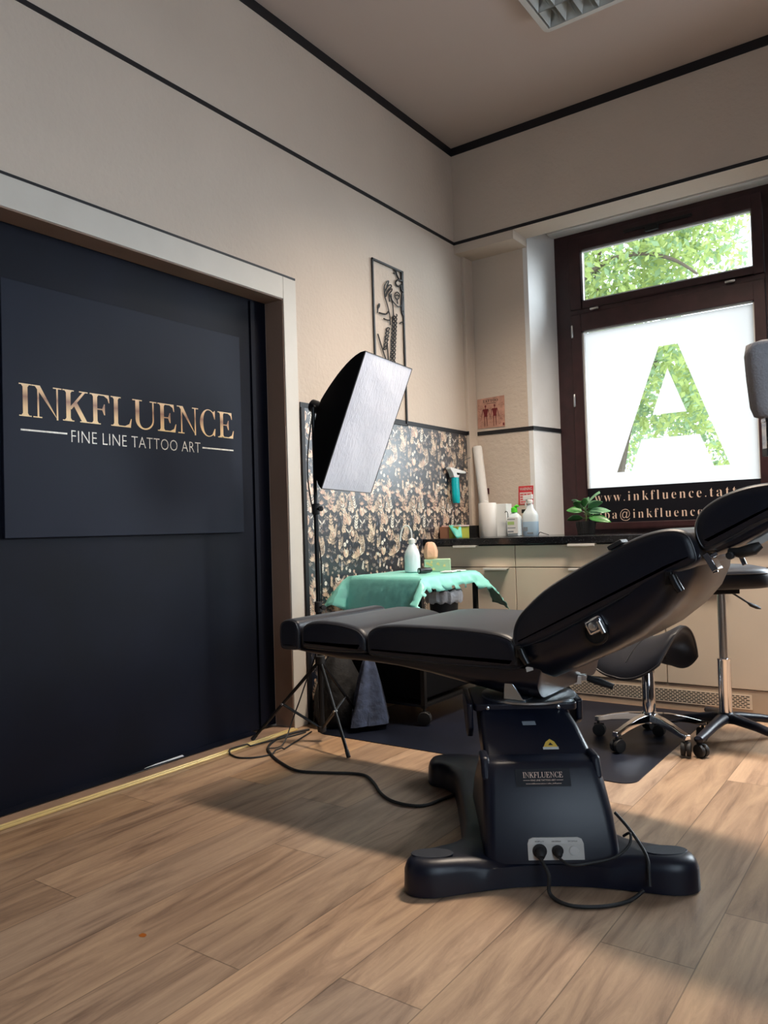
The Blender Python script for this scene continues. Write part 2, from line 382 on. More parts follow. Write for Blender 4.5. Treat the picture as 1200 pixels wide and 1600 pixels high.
def text_mb(mb, body, origin, ax, ay, width, height, spacing=1.0, offset=0.0, depth=0.0006, mi=None, ref='H'):
    """flat lettering fitted to width x cap height, laid on the plane origin + ax, ay (unit vectors)"""
    c = bpy.data.curves.new('t', 'FONT'); c.body = body; c.space_character = spacing; c.offset = offset; c.resolution_u = 3
    o = bpy.data.objects.new('t', c); COL.objects.link(o); bpy.context.view_layer.update()
    me = bpy.data.meshes.new_from_object(o.evaluated_get(bpy.context.evaluated_depsgraph_get()))
    vs = [v.co.copy() for v in me.vertices]; fs = [list(p.vertices) for p in me.polygons]
    bpy.data.objects.remove(o); bpy.data.curves.remove(c); bpy.data.meshes.remove(me)
    if not vs: return mb
    x0 = min(v.x for v in vs); x1 = max(v.x for v in vs); y1 = max(v.y for v in vs)
    sx = width/(x1-x0); sy = height/y1
    ax = Vector(ax); ay = Vector(ay); nrm = ax.cross(ay); og = Vector(origin)
    mb.add([og + ax*(v.x-x0)*sx + ay*v.y*sy + nrm*depth for v in vs], fs, mi)
    return mb
def serif(s):
    out = ''
    for ch in s:
        if 'a' <= ch <= 'z': out += chr(0x1D41A+ord(ch)-97)
        elif 'A' <= ch <= 'Z': out += chr(0x1D400+ord(ch)-65)
        else: out += ch
    return out

# Serif capitals drawn as outlines: unit cap height, (polygons, advance)
def caps():
    def serifbar(x, y, w): return [(x-w/2, y), (x+w/2, y), (x+w/2, y+(0.035 if y < 0.5 else -0.035)), (x-w/2, y+(0.035 if y < 0.5 else -0.035))]
    def stem(x, w, sw): return [[(x-w/2, 0), (x+w/2, 0), (x+w/2, 1), (x-w/2, 1)], serifbar(x, 0, sw), serifbar(x, 1, sw),
        [(x-w/2-0.05, 0.03), (x+w/2+0.05, 0.03), (x+w/2, 0.10), (x-w/2, 0.10)], [(x-w/2-0.05, 0.97), (x-w/2, 0.90), (x+w/2, 0.90), (x+w/2+0.05, 0.97)]]
    D = {}
    D['I'] = (stem(0.20, 0.15, 0.38), 0.40)
    D['N'] = (stem(0.20, 0.055, 0.28)[:1] + [serifbar(0.18, 0, 0.28), serifbar(0.12, 1, 0.24), serifbar(0.82, 1, 0.28)] +
              [[(0.785, -0.02), (0.838, -0.02), (0.838, 1), (0.785, 1)], [(0.08, 1.0), (0.26, 1.0), (0.835, -0.03), (0.77, 0.06)]], 0.98)
    D['K'] = (stem(0.20, 0.15, 0.38) + [[(0.22, 0.42), (0.30, 0.38), (0.78, 0.97), (0.69, 0.97)], [(0.36, 0.55), (0.47, 0.66), (0.84, 0.02), (0.66, 0.02)],
              serifbar(0.76, 0, 0.34), serifbar(0.72, 1, 0.30)], 0.93)
    arm = lambda y, x1, s: [[(0.2, y), (x1, y), (x1, y+0.04*s), (0.2, y+0.04*s)]]
    top = [[(0.2, 1), (0.70, 1), (0.70, 0.96), (0.2, 0.96)], [(0.50, 0.97), (0.70, 0.97), (0.72, 0.74), (0.69, 0.74), (0.65, 0.88)]]
    mid = [[(0.2, 0.48), (0.52, 0.48), (0.52, 0.52), (0.2, 0.52)], [(0.44, 0.50), (0.52, 0.68), (0.55, 0.68), (0.55, 0.32), (0.52, 0.32)]]
    bot = [[(0.2, 0), (0.76, 0), (0.76, 0.04), (0.2, 0.04)], [(0.52, 0.03), (0.76, 0.03), (0.80, 0.30), (0.77, 0.30), (0.70, 0.12)]]
    D['F'] = (stem(0.20, 0.15, 0.38) + top + mid, 0.76)
    D['E'] = (stem(0.20, 0.15, 0.38) + top + mid + bot, 0.84)
    D['L'] = (stem(0.20, 0.15, 0.38) + bot, 0.82)
    u = []
    N = 14
    for i in range(N):
        a0 = PI+PI*i/N; a1 = PI+PI*(i+1)/N
        def q(a): 
            k = (1-math.cos(a-PI))/2
            ro = 0.37; ri = 0.37-(0.15*(1-k)+0.055*k) if True else 0
            return (0.50+ro*math.cos(a), 0.33+0.35*math.sin(a)), (0.50+(0.30-0.075+0.0)*0+ (ro-(0.15*(1-k)+0.055*k))*math.cos(a), 0.33+(0.35-0.05)*math.sin(a))
        o0, i0 = q(a0); o1, i1 = q(a1); u.append([o0, o1, i1, i0])
    u += [[(0.13, 0.32), (0.28, 0.32), (0.28, 1), (0.13, 1)], [(0.815, 0.32), (0.87, 0.32), (0.87, 1), (0.815, 1)], serifbar(0.205, 1, 0.38), serifbar(0.85, 1, 0.28)]
    D['U'] = (u, 1.02)
    c = []
    N = 24
    for i in range(N):
        def q(t):
            a = math.radians(48)+math.radians(264)*t
            w = 0.06+0.09*max(0, -math.cos(a))**1.3
            return (0.46+0.40*math.cos(a), 0.5+0.52*math.sin(a)), (0.46+(0.40-w)*math.cos(a), 0.5+(0.52-w*0.5)*math.sin(a))
        o0, i0 = q(i/N); o1, i1 = q((i+1)/N); c.append([o0, o1, i1, i0])
    c += [[(0.66, 0.90), (0.755, 0.99), (0.775, 0.99), (0.775, 0.66), (0.75, 0.66)], [(0.66, 0.12), (0.75, 0.30), (0.79, 0.30), (0.76, 0.02), (0.72, 0.02)]]
    D['C'] = (c, 0.90)
    return D
CAPS = caps()
def cap_text(mb, s, origin, ax, ay, width, height, depth=0.0008, mi=None):
    x = 0; items = []
    for ch in s:
        ps, adv = CAPS[ch]; items.append((x, ps)); x += adv
    x -= 0.06; sx = width/x; ax = Vector(ax); ay = Vector(ay); nrm = ax.cross(ay); og = Vector(origin); k = 0
    for x0, ps in items:
        for p in ps:
            k += 1
            mb.poly([og + ax*(q[0]+x0)*sx + ay*q[1]*height + nrm*(depth+0.00002*(k % 9)) for q in p], mi)
    return mb

# ------------------------------------------------------------------ room shell
CEIL = 3.465; RX = 3.9; RY = -6.2
o = struct(MB().box((-0.6, RY-0.2, -0.12), (RX+0.2, 0.6, 0)).build('floor', 'oak_laminate', smooth=False))
o = struct(MB().box((-0.3, RY-0.2, CEIL), (RX+0.2, 0.8, CEIL+0.12)).build('ceiling', 'ceiling_paint', smooth=False))
# left wall with the doorway, wallpaper and its print as parts
w = MB()
w.box((-0.3, -1.69, 0), (0, 0.085, CEIL)); w.box((-0.3, -3.9, 2.07), (0, -1.69, CEIL)); w.box((-0.3, RY, 0), (0, -3.9, CEIL))
wl = struct(w.build('wall_left', 'wall_paint', smooth=False))

random.seed(4)
TW, TH = 0.34, 0.52
def leafpoly(x, y, a, L, wd, n=4):
    dx, dy = math.cos(a), math.sin(a); L_ = []; R_ = []
    for i in range(n+1):
        t = i/n; h = wd*math.sin(PI*t**0.8)*0.5; cx, cy = x+dx*L*t, y+dy*L*t
        L_.append((cx-dy*h, cy+dx*h)); 
        if 0 < i < n: R_.append((cx+dy*h, cy-dx*h))
    return L_ + R_[::-1]
def motif(kind, x, y, s):
    out = []; c = random.choice((0, 0, 1, 2, 2, 5)); c2 = random.choice((0, 2, 3, 5))
    if kind == 0:      # branch with paired leaves
        a = PI/2+random.uniform(-.5, .5); L = s*1.3
        out.append((leafpoly(x, y, a, L, 0.0035), c2))
        for k in range(1, 6):
            t = k/5.5; cx, cy = x+math.cos(a)*L*t, y+math.sin(a)*L*t
            for sg in (-1, 1): out.append((leafpoly(cx, cy, a+sg*random.uniform(.6, .9), s*.42*(1.1-t*.5), s*.15), c))
        out.append((leafpoly(x+math.cos(a)*L*.95, y+math.sin(a)*L*.95, a, s*.35, s*.15), c))
    elif kind == 1:    # tulip
        for k, da in enumerate((-.5, -.25, 0, .25, .5)): out.append((leafpoly(x, y, PI/2+da, s*(.75 if k % 2 else .62), s*.25), (0, 1, 2)[k % 3]))
        out.append((leafpoly(x, y, -PI/2, s*.9, 0.004), 3))
        for sg in (-1, 1): out.append((leafpoly(x, y-s*.5, PI/2+sg*.8, s*.5, s*.12), c2))
    elif kind == 2:    # daisy
        n = random.choice((6, 7, 8))
        for k in range(n): out.append((leafpoly(x, y, 2*PI*k/n+.2, s*.34, s*.17), c))
        out.append(([(x+s*.08*math.cos(2*PI*k/7), y+s*.08*math.sin(2*PI*k/7)) for k in range(7)], 5))
    elif kind == 3:    # lily spray
        for k in range(6): out.append((leafpoly(x, y, PI/2+(k-2.5)*.42, s*random.uniform(.5, .75), s*.15), random.choice((0, 1, c))))
    elif kind == 4:    # berries on stalks
        for k in range(6):
            a = PI/2+(k-2.5)*.35; L = s*random.uniform(.35, .7); bx, by = x+math.cos(a)*L, y+math.sin(a)*L
            out.append((leafpoly(x, y, a, L, .003), 3)); r = s*.065
            out.append(([(bx+r*math.cos(2*PI*j/7), by+r*math.sin(2*PI*j/7)) for j in range(7)], random.choice((2, c))))
    elif kind == 5:    # dense small umbel
        for k in range(13):
            r0 = s*.30*math.sqrt(random.random()); a = random.uniform(0, 2*PI); bx, by = x+r0*math.cos(a), y+r0*math.sin(a)
            out.append((leafpoly(bx, by, random.uniform(0, 2*PI), s*.13, s*.08, 3), random.choice((2, c, 5))))
    else:              # grass and muted leaves
        for k in range(4): out.append((leafpoly(x, y, PI/2+random.uniform(-.9, .9), s*random.uniform(.5, .9), s*.07), random.choice((3, 4, 4, 5))))
    return out
tile = []
for i in range(11):
    for j in range(16):
        x = (i+.5+random.uniform(-.42, .42))*TW/11; y = (j+.5+random.uniform(-.42, .42))*TH/16
        big = random.random() < 0.20
        k = random.choice((0, 1, 3, 0)) if big else random.choice((0, 2, 3, 4, 5, 6, 6, 2))
        tile += motif(k, x, y, random.uniform(.055, .080) if big else random.uniform(.022, .046))
wp = MB(); wp.box((0.0, -1.587, 0.0), (0.0015, 0.085, 1.56), 0)
YA, YB, ZA, ZB = -1.585, 0.083, 0.0, 1.558
for a in range(-6, 2):
    for b in range(-1, 4):
        for n_, (pl, c) in enumerate(tile):
            q = [(px+a*TW, pz+b*TH) for px, pz in pl]
            if min(p[0] for p in q) < YA or max(p[0] for p in q) > YB or min(p[1] for p in q) < ZA or max(p[1] for p in q) > ZB: continue
            d = 0.0018+0.00002*(n_ % 25)
            wp.poly([(d, p[0], p[1]) for p in q], 1+c)
wpo = wp.build('wallpaper', ['paper_black']+['petal_%d' % k for k in range(6)], wl, smooth=False, weld=False); lab(wpo, 'dark navy floral wallpaper with cream and peach flowers')

# back wall: upper wall (pelmet), niche, window recess
w = MB()
w.box((0, 0, 2.815), (RX, 0.2, CEIL)); w.box((2.35, 0.2, 2.815), (3.55, 0.8, CEIL))                                   # wall above the tape line
w.box((-0.3, 0.2, 0), (0.43, 0.8, CEIL))                                # niche wall
w.box((2.0, 0.2, 0), (2.35, 0.8, CEIL)); w.box((2.05, 0, 0), (2.35, 0.2, 2.815)); w.box((3.55, 0, 0), (RX, 0.2, 2.815)); w.box((3.55, 0.2, 0), (RX, 0.8, CEIL)); w.box((2.35, 0, 0), (3.55, 0.8, 0.9))
w.box((0.43, 0.5, 0), (2.0, 0.8, 0.86)); w.box((0.43, 0.62, 3.06), (2.0, 0.8, CEIL))
w.box((-0.3, 0.085, 0), (0.018, 0.2, CEIL))
struct(w.build('wall_back', 'wall_paint', smooth=False))
w = MB(); w.box((0.43, 0.20, 0.86), (0.4306, 0.2006, 0.8606))
w = MB()
w.prism([(0.40, 0.199, 0.875), (0.432, 0.199, 0.875), (0.50, 0.52, 0.875), (0.50, 0.62, 0.875), (0.40, 0.62, 0.875)], (0, 0, 2.2))   # splayed plaster reveal, left
w.prism([(2.03, 0.199, 0.875), (1.93, 0.199, 0.875), (1.86, 0.52, 0.875), (1.86, 0.62, 0.875), (2.03, 0.62, 0.875)], (0, 0, 2.2))
struct(w.build('trim_1', 'daylit_reveal_paint', smooth=False))
w = MB(); w.box((RX, RY, 0), (RX+.2, -5.1, CEIL)); w.box((RX, -3.5, 0), (RX+.2, 0.2, CEIL)); w.box((RX, -5.1, 0), (RX+.2, -3.5, 0.8)); w.box((RX, -5.1, 2.5), (RX+.2, -3.5, CEIL))
struct(w.build('wall_right', 'fill_cut_dark', smooth=False))
struct(MB().box((-0.3, RY-.2, 0), (RX+.2, RY, CEIL)).build('wall_front', 'fill_cut_dark', smooth=False))
w = MB()
for a, b in (((-5.1, 0.8), (-5.03, 2.5)), ((-3.57, 0.8), (-3.5, 2.5)), ((-5.1, 0.8), (-3.5, 0.87)), ((-5.1, 2.43), (-3.5, 2.5)), ((-4.33, 0.8), (-4.27, 2.5))):
    w.box((RX+.05, a[0], a[1]), (RX+.11, b[0], b[1]))
w2 = struct(w.build('fill_window', 'window_wood', smooth=False)); MB().box((RX+.075, -5.05, .85), (RX+.081, -3.55, 2.45)).build('window_pane', 'glass', w2, smooth=False)  # unseen window added to frame the cool fill

w = MB()
for a, b in (((2.35, 0.9), (2.43, 2.815)), ((3.47, 0.9), (3.55, 2.815)), ((2.43, 0.9), (3.47, 0.98)), ((2.43, 2.735), (3.47, 2.815))): w.box((a[0], 0.5, a[1]), (b[0], 0.57, b[1]))
w3 = struct(w.build('window_3', 'window_wood', smooth=False)); MB().box((2.43, .53, .98), (3.47, .536, 2.735)).build('window_pane', 'glass', w3, smooth=False)

# black tape lines
w = MB(); w.box((0, RY, 3.412), (0.004, 0.0, CEIL)); w.box((0, -0.004, 3.412), (RX, 0.0, CEIL)); struct(w.build('trim_2', 'black_tape', smooth=False))
w = MB(); w.box((0, RY, 2.815), (0.004, 0.0, 2.835)); w.box((0, -0.004, 2.815), (RX, 0.0, 2.835)); struct(w.build('trim_3', 'black_tape', smooth=False))
struct(MB().box((0, -3.9, 2.180), (0.008, -1.602, 2.190)).build('trim_4', 'black_tape', smooth=False))
w = MB(); w.box((0, -1.587, 1.558), (0.005, 0.085, 1.582)); w.box((0, 0.081, 1.558), (0.022, 0.086, 1.582)); w.box((0.017, 0.085, 1.558), (0.022, 0.2, 1.582)); w.box((0.018, 0.196, 1.560), (0.434, 0.2, 1.586))
w.prism([(0.430, 0.196, 1.560), (0.436, 0.196, 1.560), (0.504, 0.51, 1.560), (0.500, 0.52, 1.560)], (0, 0, 0.026))
struct(w.build('trim_5', 'black_tape', smooth=False))
w = MB(); w.box((0.0015, -1.587, 0), (0.012, -1.563, 1.556)); struct(w.build('trim_6', 'black_tape', smooth=False))
# door casing, jamb, threshold
w = MB()
w.box((0, -1.69, 0), (0.007, -1.598, 2.180)); w.box((0, -3.9, 2.07), (0.007, -1.69, 2.180)); struct(w.build('trim_7', 'casing_paint', smooth=False, bevel=0.003, segs=2))
w = MB(); w.box((-0.11, -1.694, 0), (0.001, -1.688, 2.07)); w.box((-0.11, -3.9, 2.066), (0.001, -1.69, 2.072)); struct(w.build('trim_8', 'jamb_paint', smooth=False))
struct(MB().box((-0.10, -3.9, 0), (0.008, -1.69, 0.006)).build('trim_9', 'threshold_wood', smooth=False))
w = MB()
for x in (0.004, 0.024): w.box((x, -3.9, 0.0), (x+0.011, -1.70, 0.010))
struct(w.build('trim_10', 'brass', smooth=False, bevel=0.003, segs=2))
# sliding door
w = MB(); w.box((-0.30, -3.9, 0.012), (-0.118, -1.69, 2.07)); w.box((-0.118, -1.80, 0.012), (-0.108, -1.775, 2.06)); w.box((-0.118, -3.9, 0.012), (-0.063, -1.86, 0.0125))
dr = struct(w.build('door_1', 'door_black', smooth=False))
w = MB(); pts = [(-0.117, -2.63, 0.004), (-0.117, -2.38, 0.006)]
w.prism([(-0.075, -2.57, 0.007), (-0.075, -2.44, 0.006), (-0.072, -2.29, 0.009), (-0.074, -2.30, 0.019), (-0.076, -2.44, 0.016)], (-0.003, 0, 0))
lab(w.build('torn_edge', 'torn_white', dr, smooth=False), 'torn white strip at the foot of the black door')
# the sign plate hangs on the door
sg = empty('door_sign', (-0.10, -2.46, 0.945), 'large matt navy sign plate with gold lettering mounted on the black sliding door', 'sign')
MB().box((-0.117, -3.03, 0.945), (-0.100, -1.886, 1.864)).build('plate', 'sign_navy', sg, smooth=False, bevel=0.002, segs=2)
w = MB(); cap_text(w, 'INKFLUENCE', (-0.100, -2.972, 1.380), (0, 1, 0), (0, 0, 1), 1.032, 0.118)
lab(w.build('name_lettering', 'gold_print', sg, smooth=False, weld=False), 'gold serif lettering')
w = MB(); text_mb(w, 'FINE LINE TATTOO ART', (-0.100, -2.768, 1.301), (0, 1, 0), (0, 0, 1), 0.628, 0.046, 1.06, -0.014)
lab(w.build('slogan_lettering', 'petal_2', sg, smooth=False, weld=False), 'thin cream lettering between two rules')
for a_, b_ in (((-0.1, -2.966, 1.3285), (-0.0992, -2.785, 1.3345)), ((-0.1, -2.128, 1.3225), (-0.0992, -1.942, 1.3285))): MB().box(a_, b_).build('rule', 'petal_2', sg, smooth=False)

# ------------------------------------------------------------------ window 1
GX0, GX1 = 0.672, 1.733
w = MB()
w.box((0.490, 0.50, 0.86), (0.60, 0.60, 2.79)); w.box((1.785, 0.50, 0.86), (1.88, 0.60, 2.79)); w.box((0.490, 0.50, 2.79), (1.88, 0.60, 2.92)); w.box((0.601, 0.50, 0.86), (1.784, 0.60, 0.915)); w.box((0.601, 0.49, 2.335), (1.784, 0.60, 2.365))
win = struct(w.build('window_1', 'window_wood', smooth=False))
def sash(x0, x1, z0, z1, gx0, gx1, gz0, gz1, nm, pane):
    m = MB(); y0, y1 = 0.478, 0.55
    m.box((x0, y0, z0), (gx0, y1, z1)); m.box((gx1, y0, z0), (x1, y1, z1)); m.box((gx0, y0, gz1), (gx1, y1, z1)); m.box((gx0, y0, z0), (gx1, y1, gz0))
    s_ = m.build(nm, 'window_wood', win, smooth=False, bevel=0.004, segs=2)
    b = MB(); t = 0.010
    b.box((gx0, 0.494, gz0), (gx0+t, 0.512, gz1)); b.box((gx1-t, 0.494, gz0), (gx1, 0.512, gz1)); b.box((gx0, 0.494, gz1-t), (gx1, 0.512, gz1)); b.box((gx0, 0.494, gz0), (gx1, 0.512, gz0+t))
    lab(b.build('glazing_bead', 'label_white', s_, smooth=False), 'thin white glazing bead')
    MB().box((gx0, 0.515, gz0), (gx1, 0.519, gz1)).build('window_pane', 'glass', s_, smooth=False)
    return s_
s1 = sash(0.602, 1.783, 2.368, 2.845, 0.682, 1.729, 2.415, 2.755, 'upper_sash', 1)
s2 = sash(0.602, 1.783, 0.905, 2.332, 0.672, 1.722, 0.945, 2.218, 'lower_sash', 1)
m = MB()
for x, z in ((0.77, 2.352), (1.60, 2.352)): m.lathe((x-.03, 0.474, z), [(.007, 0), (.009, .004), (.009, .05), (.007, .056)], 10, (1, 0, 0))
for z in (2.18, 1.72): m.lathe((0.612, 0.474, z), [(.006, 0), (.008, .004), (.008, .08), (.006, .084)], 10, (0, 0, 1))
lab(m.build('hinge', 'steel', win), 'steel hinge barrels')
m = MB(); m.box((0.98, 0.462, 2.795), (1.40, 0.49, 2.812)); m.box((1.12, 0.45, 2.765), (1.20, 0.478, 2.80)); m.cyl((1.13, 0.458, 2.775), (1.19, 0.458, 2.775), .008, 10)
m.build('fanlight_latch', 'black_metal', win, bevel=0.002)
# frosted film with the letter cut out
yf = 0.5135
Aout = [(1.159, 2.042), (1.275, 2.042), (1.549, 1.267), (1.459, 1.267), (1.385, 1.467), (1.030, 1.467), (0.958, 1.267), (0.865, 1.267)]
rect = [(0.684, 1.172), (1.711, 1.172), (1.711, 2.206), (0.684, 2.206)]
tris = tessellate_polygon([[Vector((x, 0, z)) for x, z in rect], [Vector((x, 0, z)) for x, z in Aout[::-1]]])
allp = [(x, yf, z) for x, z in rect + Aout[::-1]]
m = MB(); m.add(allp, [list(t) for t in tris]); m.poly([(1.207, yf, 1.898), (1.312, yf, 1.615), (1.105, yf, 1.615)])
fl = m.build('frosted_film', 'film', s2, smooth=False); lab(fl, 'white frosted window film with a clear letter A cut out')
m = MB(); m.box((0.673, 0.4895, 0.942), (1.721, 0.4935, 1.172)); bd = m.build('web_address_band', 'band_black', s2, smooth=False)
m = MB(); text_mb(m, serif('www.inkfluence.tattoo'), (0.718, 0.4895, 1.080), (1, 0, 0), (0, 0, 1), 0.965, 0.060, 1.30, -0.015)
text_mb(m, serif('alba@inkfluence.tattoo'), (0.700, 0.4895, 0.968), (1, 0, 0), (0, 0, 1), 0.965, 0.060, 1.30, -0.015)
lab(m.build('lettering', 'rose_gold', bd, smooth=False, weld=False), 'rose gold serif web and mail address')
# shutter box above the window
struct(MB().box((0.485, 0.40, 2.883), (1.875, 0.62, 3.10)).build('trim_11', 'daylit_reveal_paint', smooth=False, bevel=0.006, segs=2))
# niche soffit
struct(MB().box((0.0, 0.0, 2.758), (0.43, 0.2, 2.815)).build('trim_12', 'wall_paint', smooth=False))
# corner pipe casing strip
struct(MB().box((0.0, 0.0865, 0.88), (0.024, 0.2, 2.757)).build('trim_13', 'wall_paint', smooth=False, bevel=0.003, segs=2))

# ------------------------------------------------------------------ outside: trees, street
random.seed(11)
struct(MB().box((-20, 0.9, -1.3), (20, 30, -1.2)).build('street_ground', 'pavement', smooth=False))
def tree(x, y, blobs, n, seed, mats_, label, trunk):
    random.seed(seed); t = empty('street_tree', (x, y, -1.2), label, 'tree')
    m = MB()
    for pth, r0, r1 in trunk:
        p = cr(pth, 5, False); m.tube(p, [r0+(r1-r0)*i/(len(p)-1) for i in range(len(p))], 8)
    m.build('trunk', 'bark', t)
    m = MB(); tot = sum(b[3]**2*b[4] for b in blobs)
    for bx, by, bz, r, dn in blobs:
        for k in range(int(n*r*r*dn/tot)):
            while True:
                d = Vector((random.gauss(0, 1), random.gauss(0, 1), random.gauss(0, 1))); 
                if d.length > .01: break
            d.normalize(); p = Vector((bx, by, bz)) + d*r*(random.random()**.45)*Vector((1, .8, .8)).length/1.5
            if noise.noise(p*1.7) < -0.10: continue
            a = Vector((random.uniform(-1, 1), random.uniform(-1, 1), random.uniform(-1, 1))).normalized(); b_ = a.orthogonal().normalized(); s_ = random.uniform(.035, .075)
            m.poly([p-a*s_*1.2, p+b_*s_*.6, p+a*s_*1.2, p-b_*s_*.6], random.choice((0, 0, 1)))
    m.build('foliage', mats_, t, smooth=False, weld=False)
    return t
tree(-1.75, 8.0, [(-2.6, 8, 4.6, 1.2, 1), (-1.3, 8, 5.3, 1.3, 1.2), (-.4, 8.1, 5.2, .9, .8), (-1.6, 8, 3.6, 1.2, 1.1), (-.6, 8.2, 3.0, .9, .9), (-.1, 8, 2.1, .6, .8), (-2.8, 8.5, 2.8, 1.1, .7), (-1.0, 8, 6.3, 1.0, .8), (.2, 8.1, 5.9, .5, .35), (-2.4, 8, 5.9, .9, 1)],
     26000, 3, ['foliage_a', 'foliage_b'], 'leafy green tree with a curved branch outside behind the window', 
     [([(-1.85, 8, -1.2), (-1.75, 8, .6), (-1.62, 8, 1.8), (-1.35, 8, 2.8), (-.9, 8, 3.6)], .16, .05), ([(-1.5, 8, 2.3), (-1.7, 8, 3.4), (-1.9, 8, 4.6), (-1.7, 8, 6)], .09, .03),
      ([(-2.3, 7.4, 4.55), (-1.6, 7.4, 5.0), (-1.0, 7.4, 5.05), (-.5, 7.4, 4.85), (-.15, 7.4, 4.55)], .05, .018), ([(-1.9, 7.9, 4.2), (-2.3, 7.6, 4.55)], .05, .04)])
tree(.6, 12.0, [(-.6, 12, 3.2, 1.3, 1), (.8, 12, 2.6, 1.1, .8), (-2.6, 12, 3.4, 1.6, .8), (-.3, 12, 1.4, 1.2, .8)], 14000, 7, ['foliage_b', 'foliage_a'],
     'paler green tree further off, seen low through the clear letter', [([(.6, 12, -1.2), (.5, 12, 1), (.2, 12, 3)], .14, .05)])

# ------------------------------------------------------------------ worktop and cabinets
m = MB(); m.prism([(0.002, -0.50, 0.835), (2.04, -0.50, 0.835), (2.04, 0.198, 0.835), (1.93, 0.198, 0.835), (1.86, 0.476, 0.835), (0.502, 0.476, 0.835), (0.436, 0.198, 0.835), (0.033, 0.198, 0.835), (0.033, 0.08, 0.835), (0.002, 0.08, 0.835)], (0, 0, 0.040))
tag(m.build('worktop', 'granite', smooth=False, bevel=0.003, segs=2), 'long black speckled worktop running under the window', 'worktop')
def handle(x0, x1, z, par):
    m = MB(); m.box((x0, -0.512, z-0.003), (x1, -0.478, z)); m.box((x0, -0.514, z-0.012), (x1, -0.511, z)); return lab(m.build('handle', 'white_handle', par, smooth=False, bevel=0.001, segs=1), 'pale metal edge handle')
def cabinet(x0, x1, label, h1, h2):
    t = empty('base_cabinet', ((x0+x1)/2, -0.2, 0.13), label, 'cabinet', 'cabinets under the black worktop')
    m = MB(); m.box((x0+.001, -0.46, 0.13), (x1-.001, 0.0, 0.832)); m.build('body', 'carcass', t, smooth=False)
    d = MB().box((x0+.0015, -0.48, 0.7085), (x1-.0015, -0.461, 0.829)).build('drawer', 'cabinet', t, smooth=False, bevel=0.0015, segs=2); handle(*h1, 0.833, d)
    d = MB().box((x0+.0015, -0.48, 0.132), (x1-.0015, -0.461, 0.7035)).build('door', 'cabinet', t, smooth=False, bevel=0.0015, segs=2); handle(*h2, 0.703, d)
cabinet(0.003, 0.601, 'beige base cabinet at the left end, behind the cloth-covered trolley', (0.218, 0.370), (0.412, 0.562))
cabinet(0.602, 1.413, 'beige base cabinet in the middle, behind the reclined backrest', (0.925, 1.075), (0.925, 1.075))
cabinet(1.414, 2.04, 'beige base cabinet furthest right, behind the round stool pole', (1.55, 1.70), (1.55, 1.70))
t = empty('cabinet_plinth', (1.02, -0.47, 0), 'brown plinth with a perforated ventilation grille beneath the cabinets', 'plinth')
MB().box((0.003, -0.477, 0.0), (2.04, -0.455, 0.128)).build('board', 'plinth', t, smooth=False)
m = MB(); m.box((0.895, -0.4795, 0.037), (1.80, -0.4772, 0.106)); g = m.build('grille', 'cabinet', t, smooth=False)
m = MB()
for r_ in range(7):
    for c_ in range(40):
        x = 0.907+c_*0.0222+(0.011 if r_ % 2 else 0); z = 0.0435+r_*0.0085
        if x+.016 < 1.796: m.box((x, -0.4799, z), (x+0.0155, -0.4790, z+0.0042))
g2 = m.build('slots', 'slot_dark', g, smooth=False); g2['kind'] = 'stuff'; lab(g2, 'rows of dark ventilation slots')

# floor mat
def rrect(x0, y0, x1, y1, r, z, n=6):
    out = []
    for cx, cy, a0 in ((x1-r, y0+r, -PI/2), (x1-r, y1-r, 0), (x0+r, y1-r, PI/2), (x0+r, y0+r, PI)):
        for k in range(n+1): a = a0+PI/2*k/n; out.append(Vector((cx+r*math.cos(a), cy+r*math.sin(a), z)))
    return out
tag(MB().prism(rrect(0.14, -1.70, 1.625, -0.49, 0.06, 0.0), (0, 0, 0.003)).build('floor_mat', 'mat_vinyl', smooth=False), 'black vinyl floor mat lying under the treatment bed', 'mat')
# orange stain and dark scuffs (dirt on the floor)
m = MB(); m.poly([(0.982+.010*math.cos(2*PI*k/12)*(1+.2*math.sin(k*3)), -3.304+.008*math.sin(2*PI*k/12), 0.0006) for k in range(12)]); struct(m.build('floor_stain', 'orange_stain', smooth=False))

# ------------------------------------------------------------------ treatment bed
NB = Vector((1.70, -2.60, 0)); UU = Vector((0.8384, 0.5450, 0)); VV = Vector((-0.5450, 0.8384, 0))
def P(u, v, z): return NB + UU*u + VV*v + Vector((0, 0, z))
bed = empty('tattoo_bed', (1.46, -2.20, 0), 'black leather adjustable tattoo bed with raised backrest on a heavy black base', 'treatment bed')
half = [(-.375, .02), (-.360, -.025), (-.30, -.040), (-.20, -.012), (-.10, .012), (0, .020), (.10, .012), (.20, -.012), (.30, -.040), (.360, -.025), (.380, .02), (.362, .062), (.30, .095), (.245, .135), (.215, .21), (.208, .35), (.208, .60), (.215, .72), (.245, .785), (.285, .815), (.30, .87), (.285, .925), (.22, .955), (.10, .94), (0, .935), (-.10, .94), (-.22, .955), (-.285, .925), (-.30, .87), (-.285, .815), (-.245, .785), (-.215, .72), (-.208, .60), (-.208, .35), (-.215, .21), (-.245, .135), (-.30, .095), (-.355, .062)]
ol = cr([(a, b) for a, b in half], 3)
m = MB(); rs = []
for z, ins in ((0.004, 0.0), (0.056, 0.002), (0.073, 0.008), (0.084, 0.018), (0.088, 0.034)):
    q = inset2(ol, ins)
    rs.append([P(p.x, p.y, z - (0.020 if z > .06 else 0)*math.exp(-(p.x/.2)**4)*(1 if p.y < .2 else 0)) for p in q])
m.rings(rs)
bs = m.build('base', 'base_plastic', bed, angle=60)
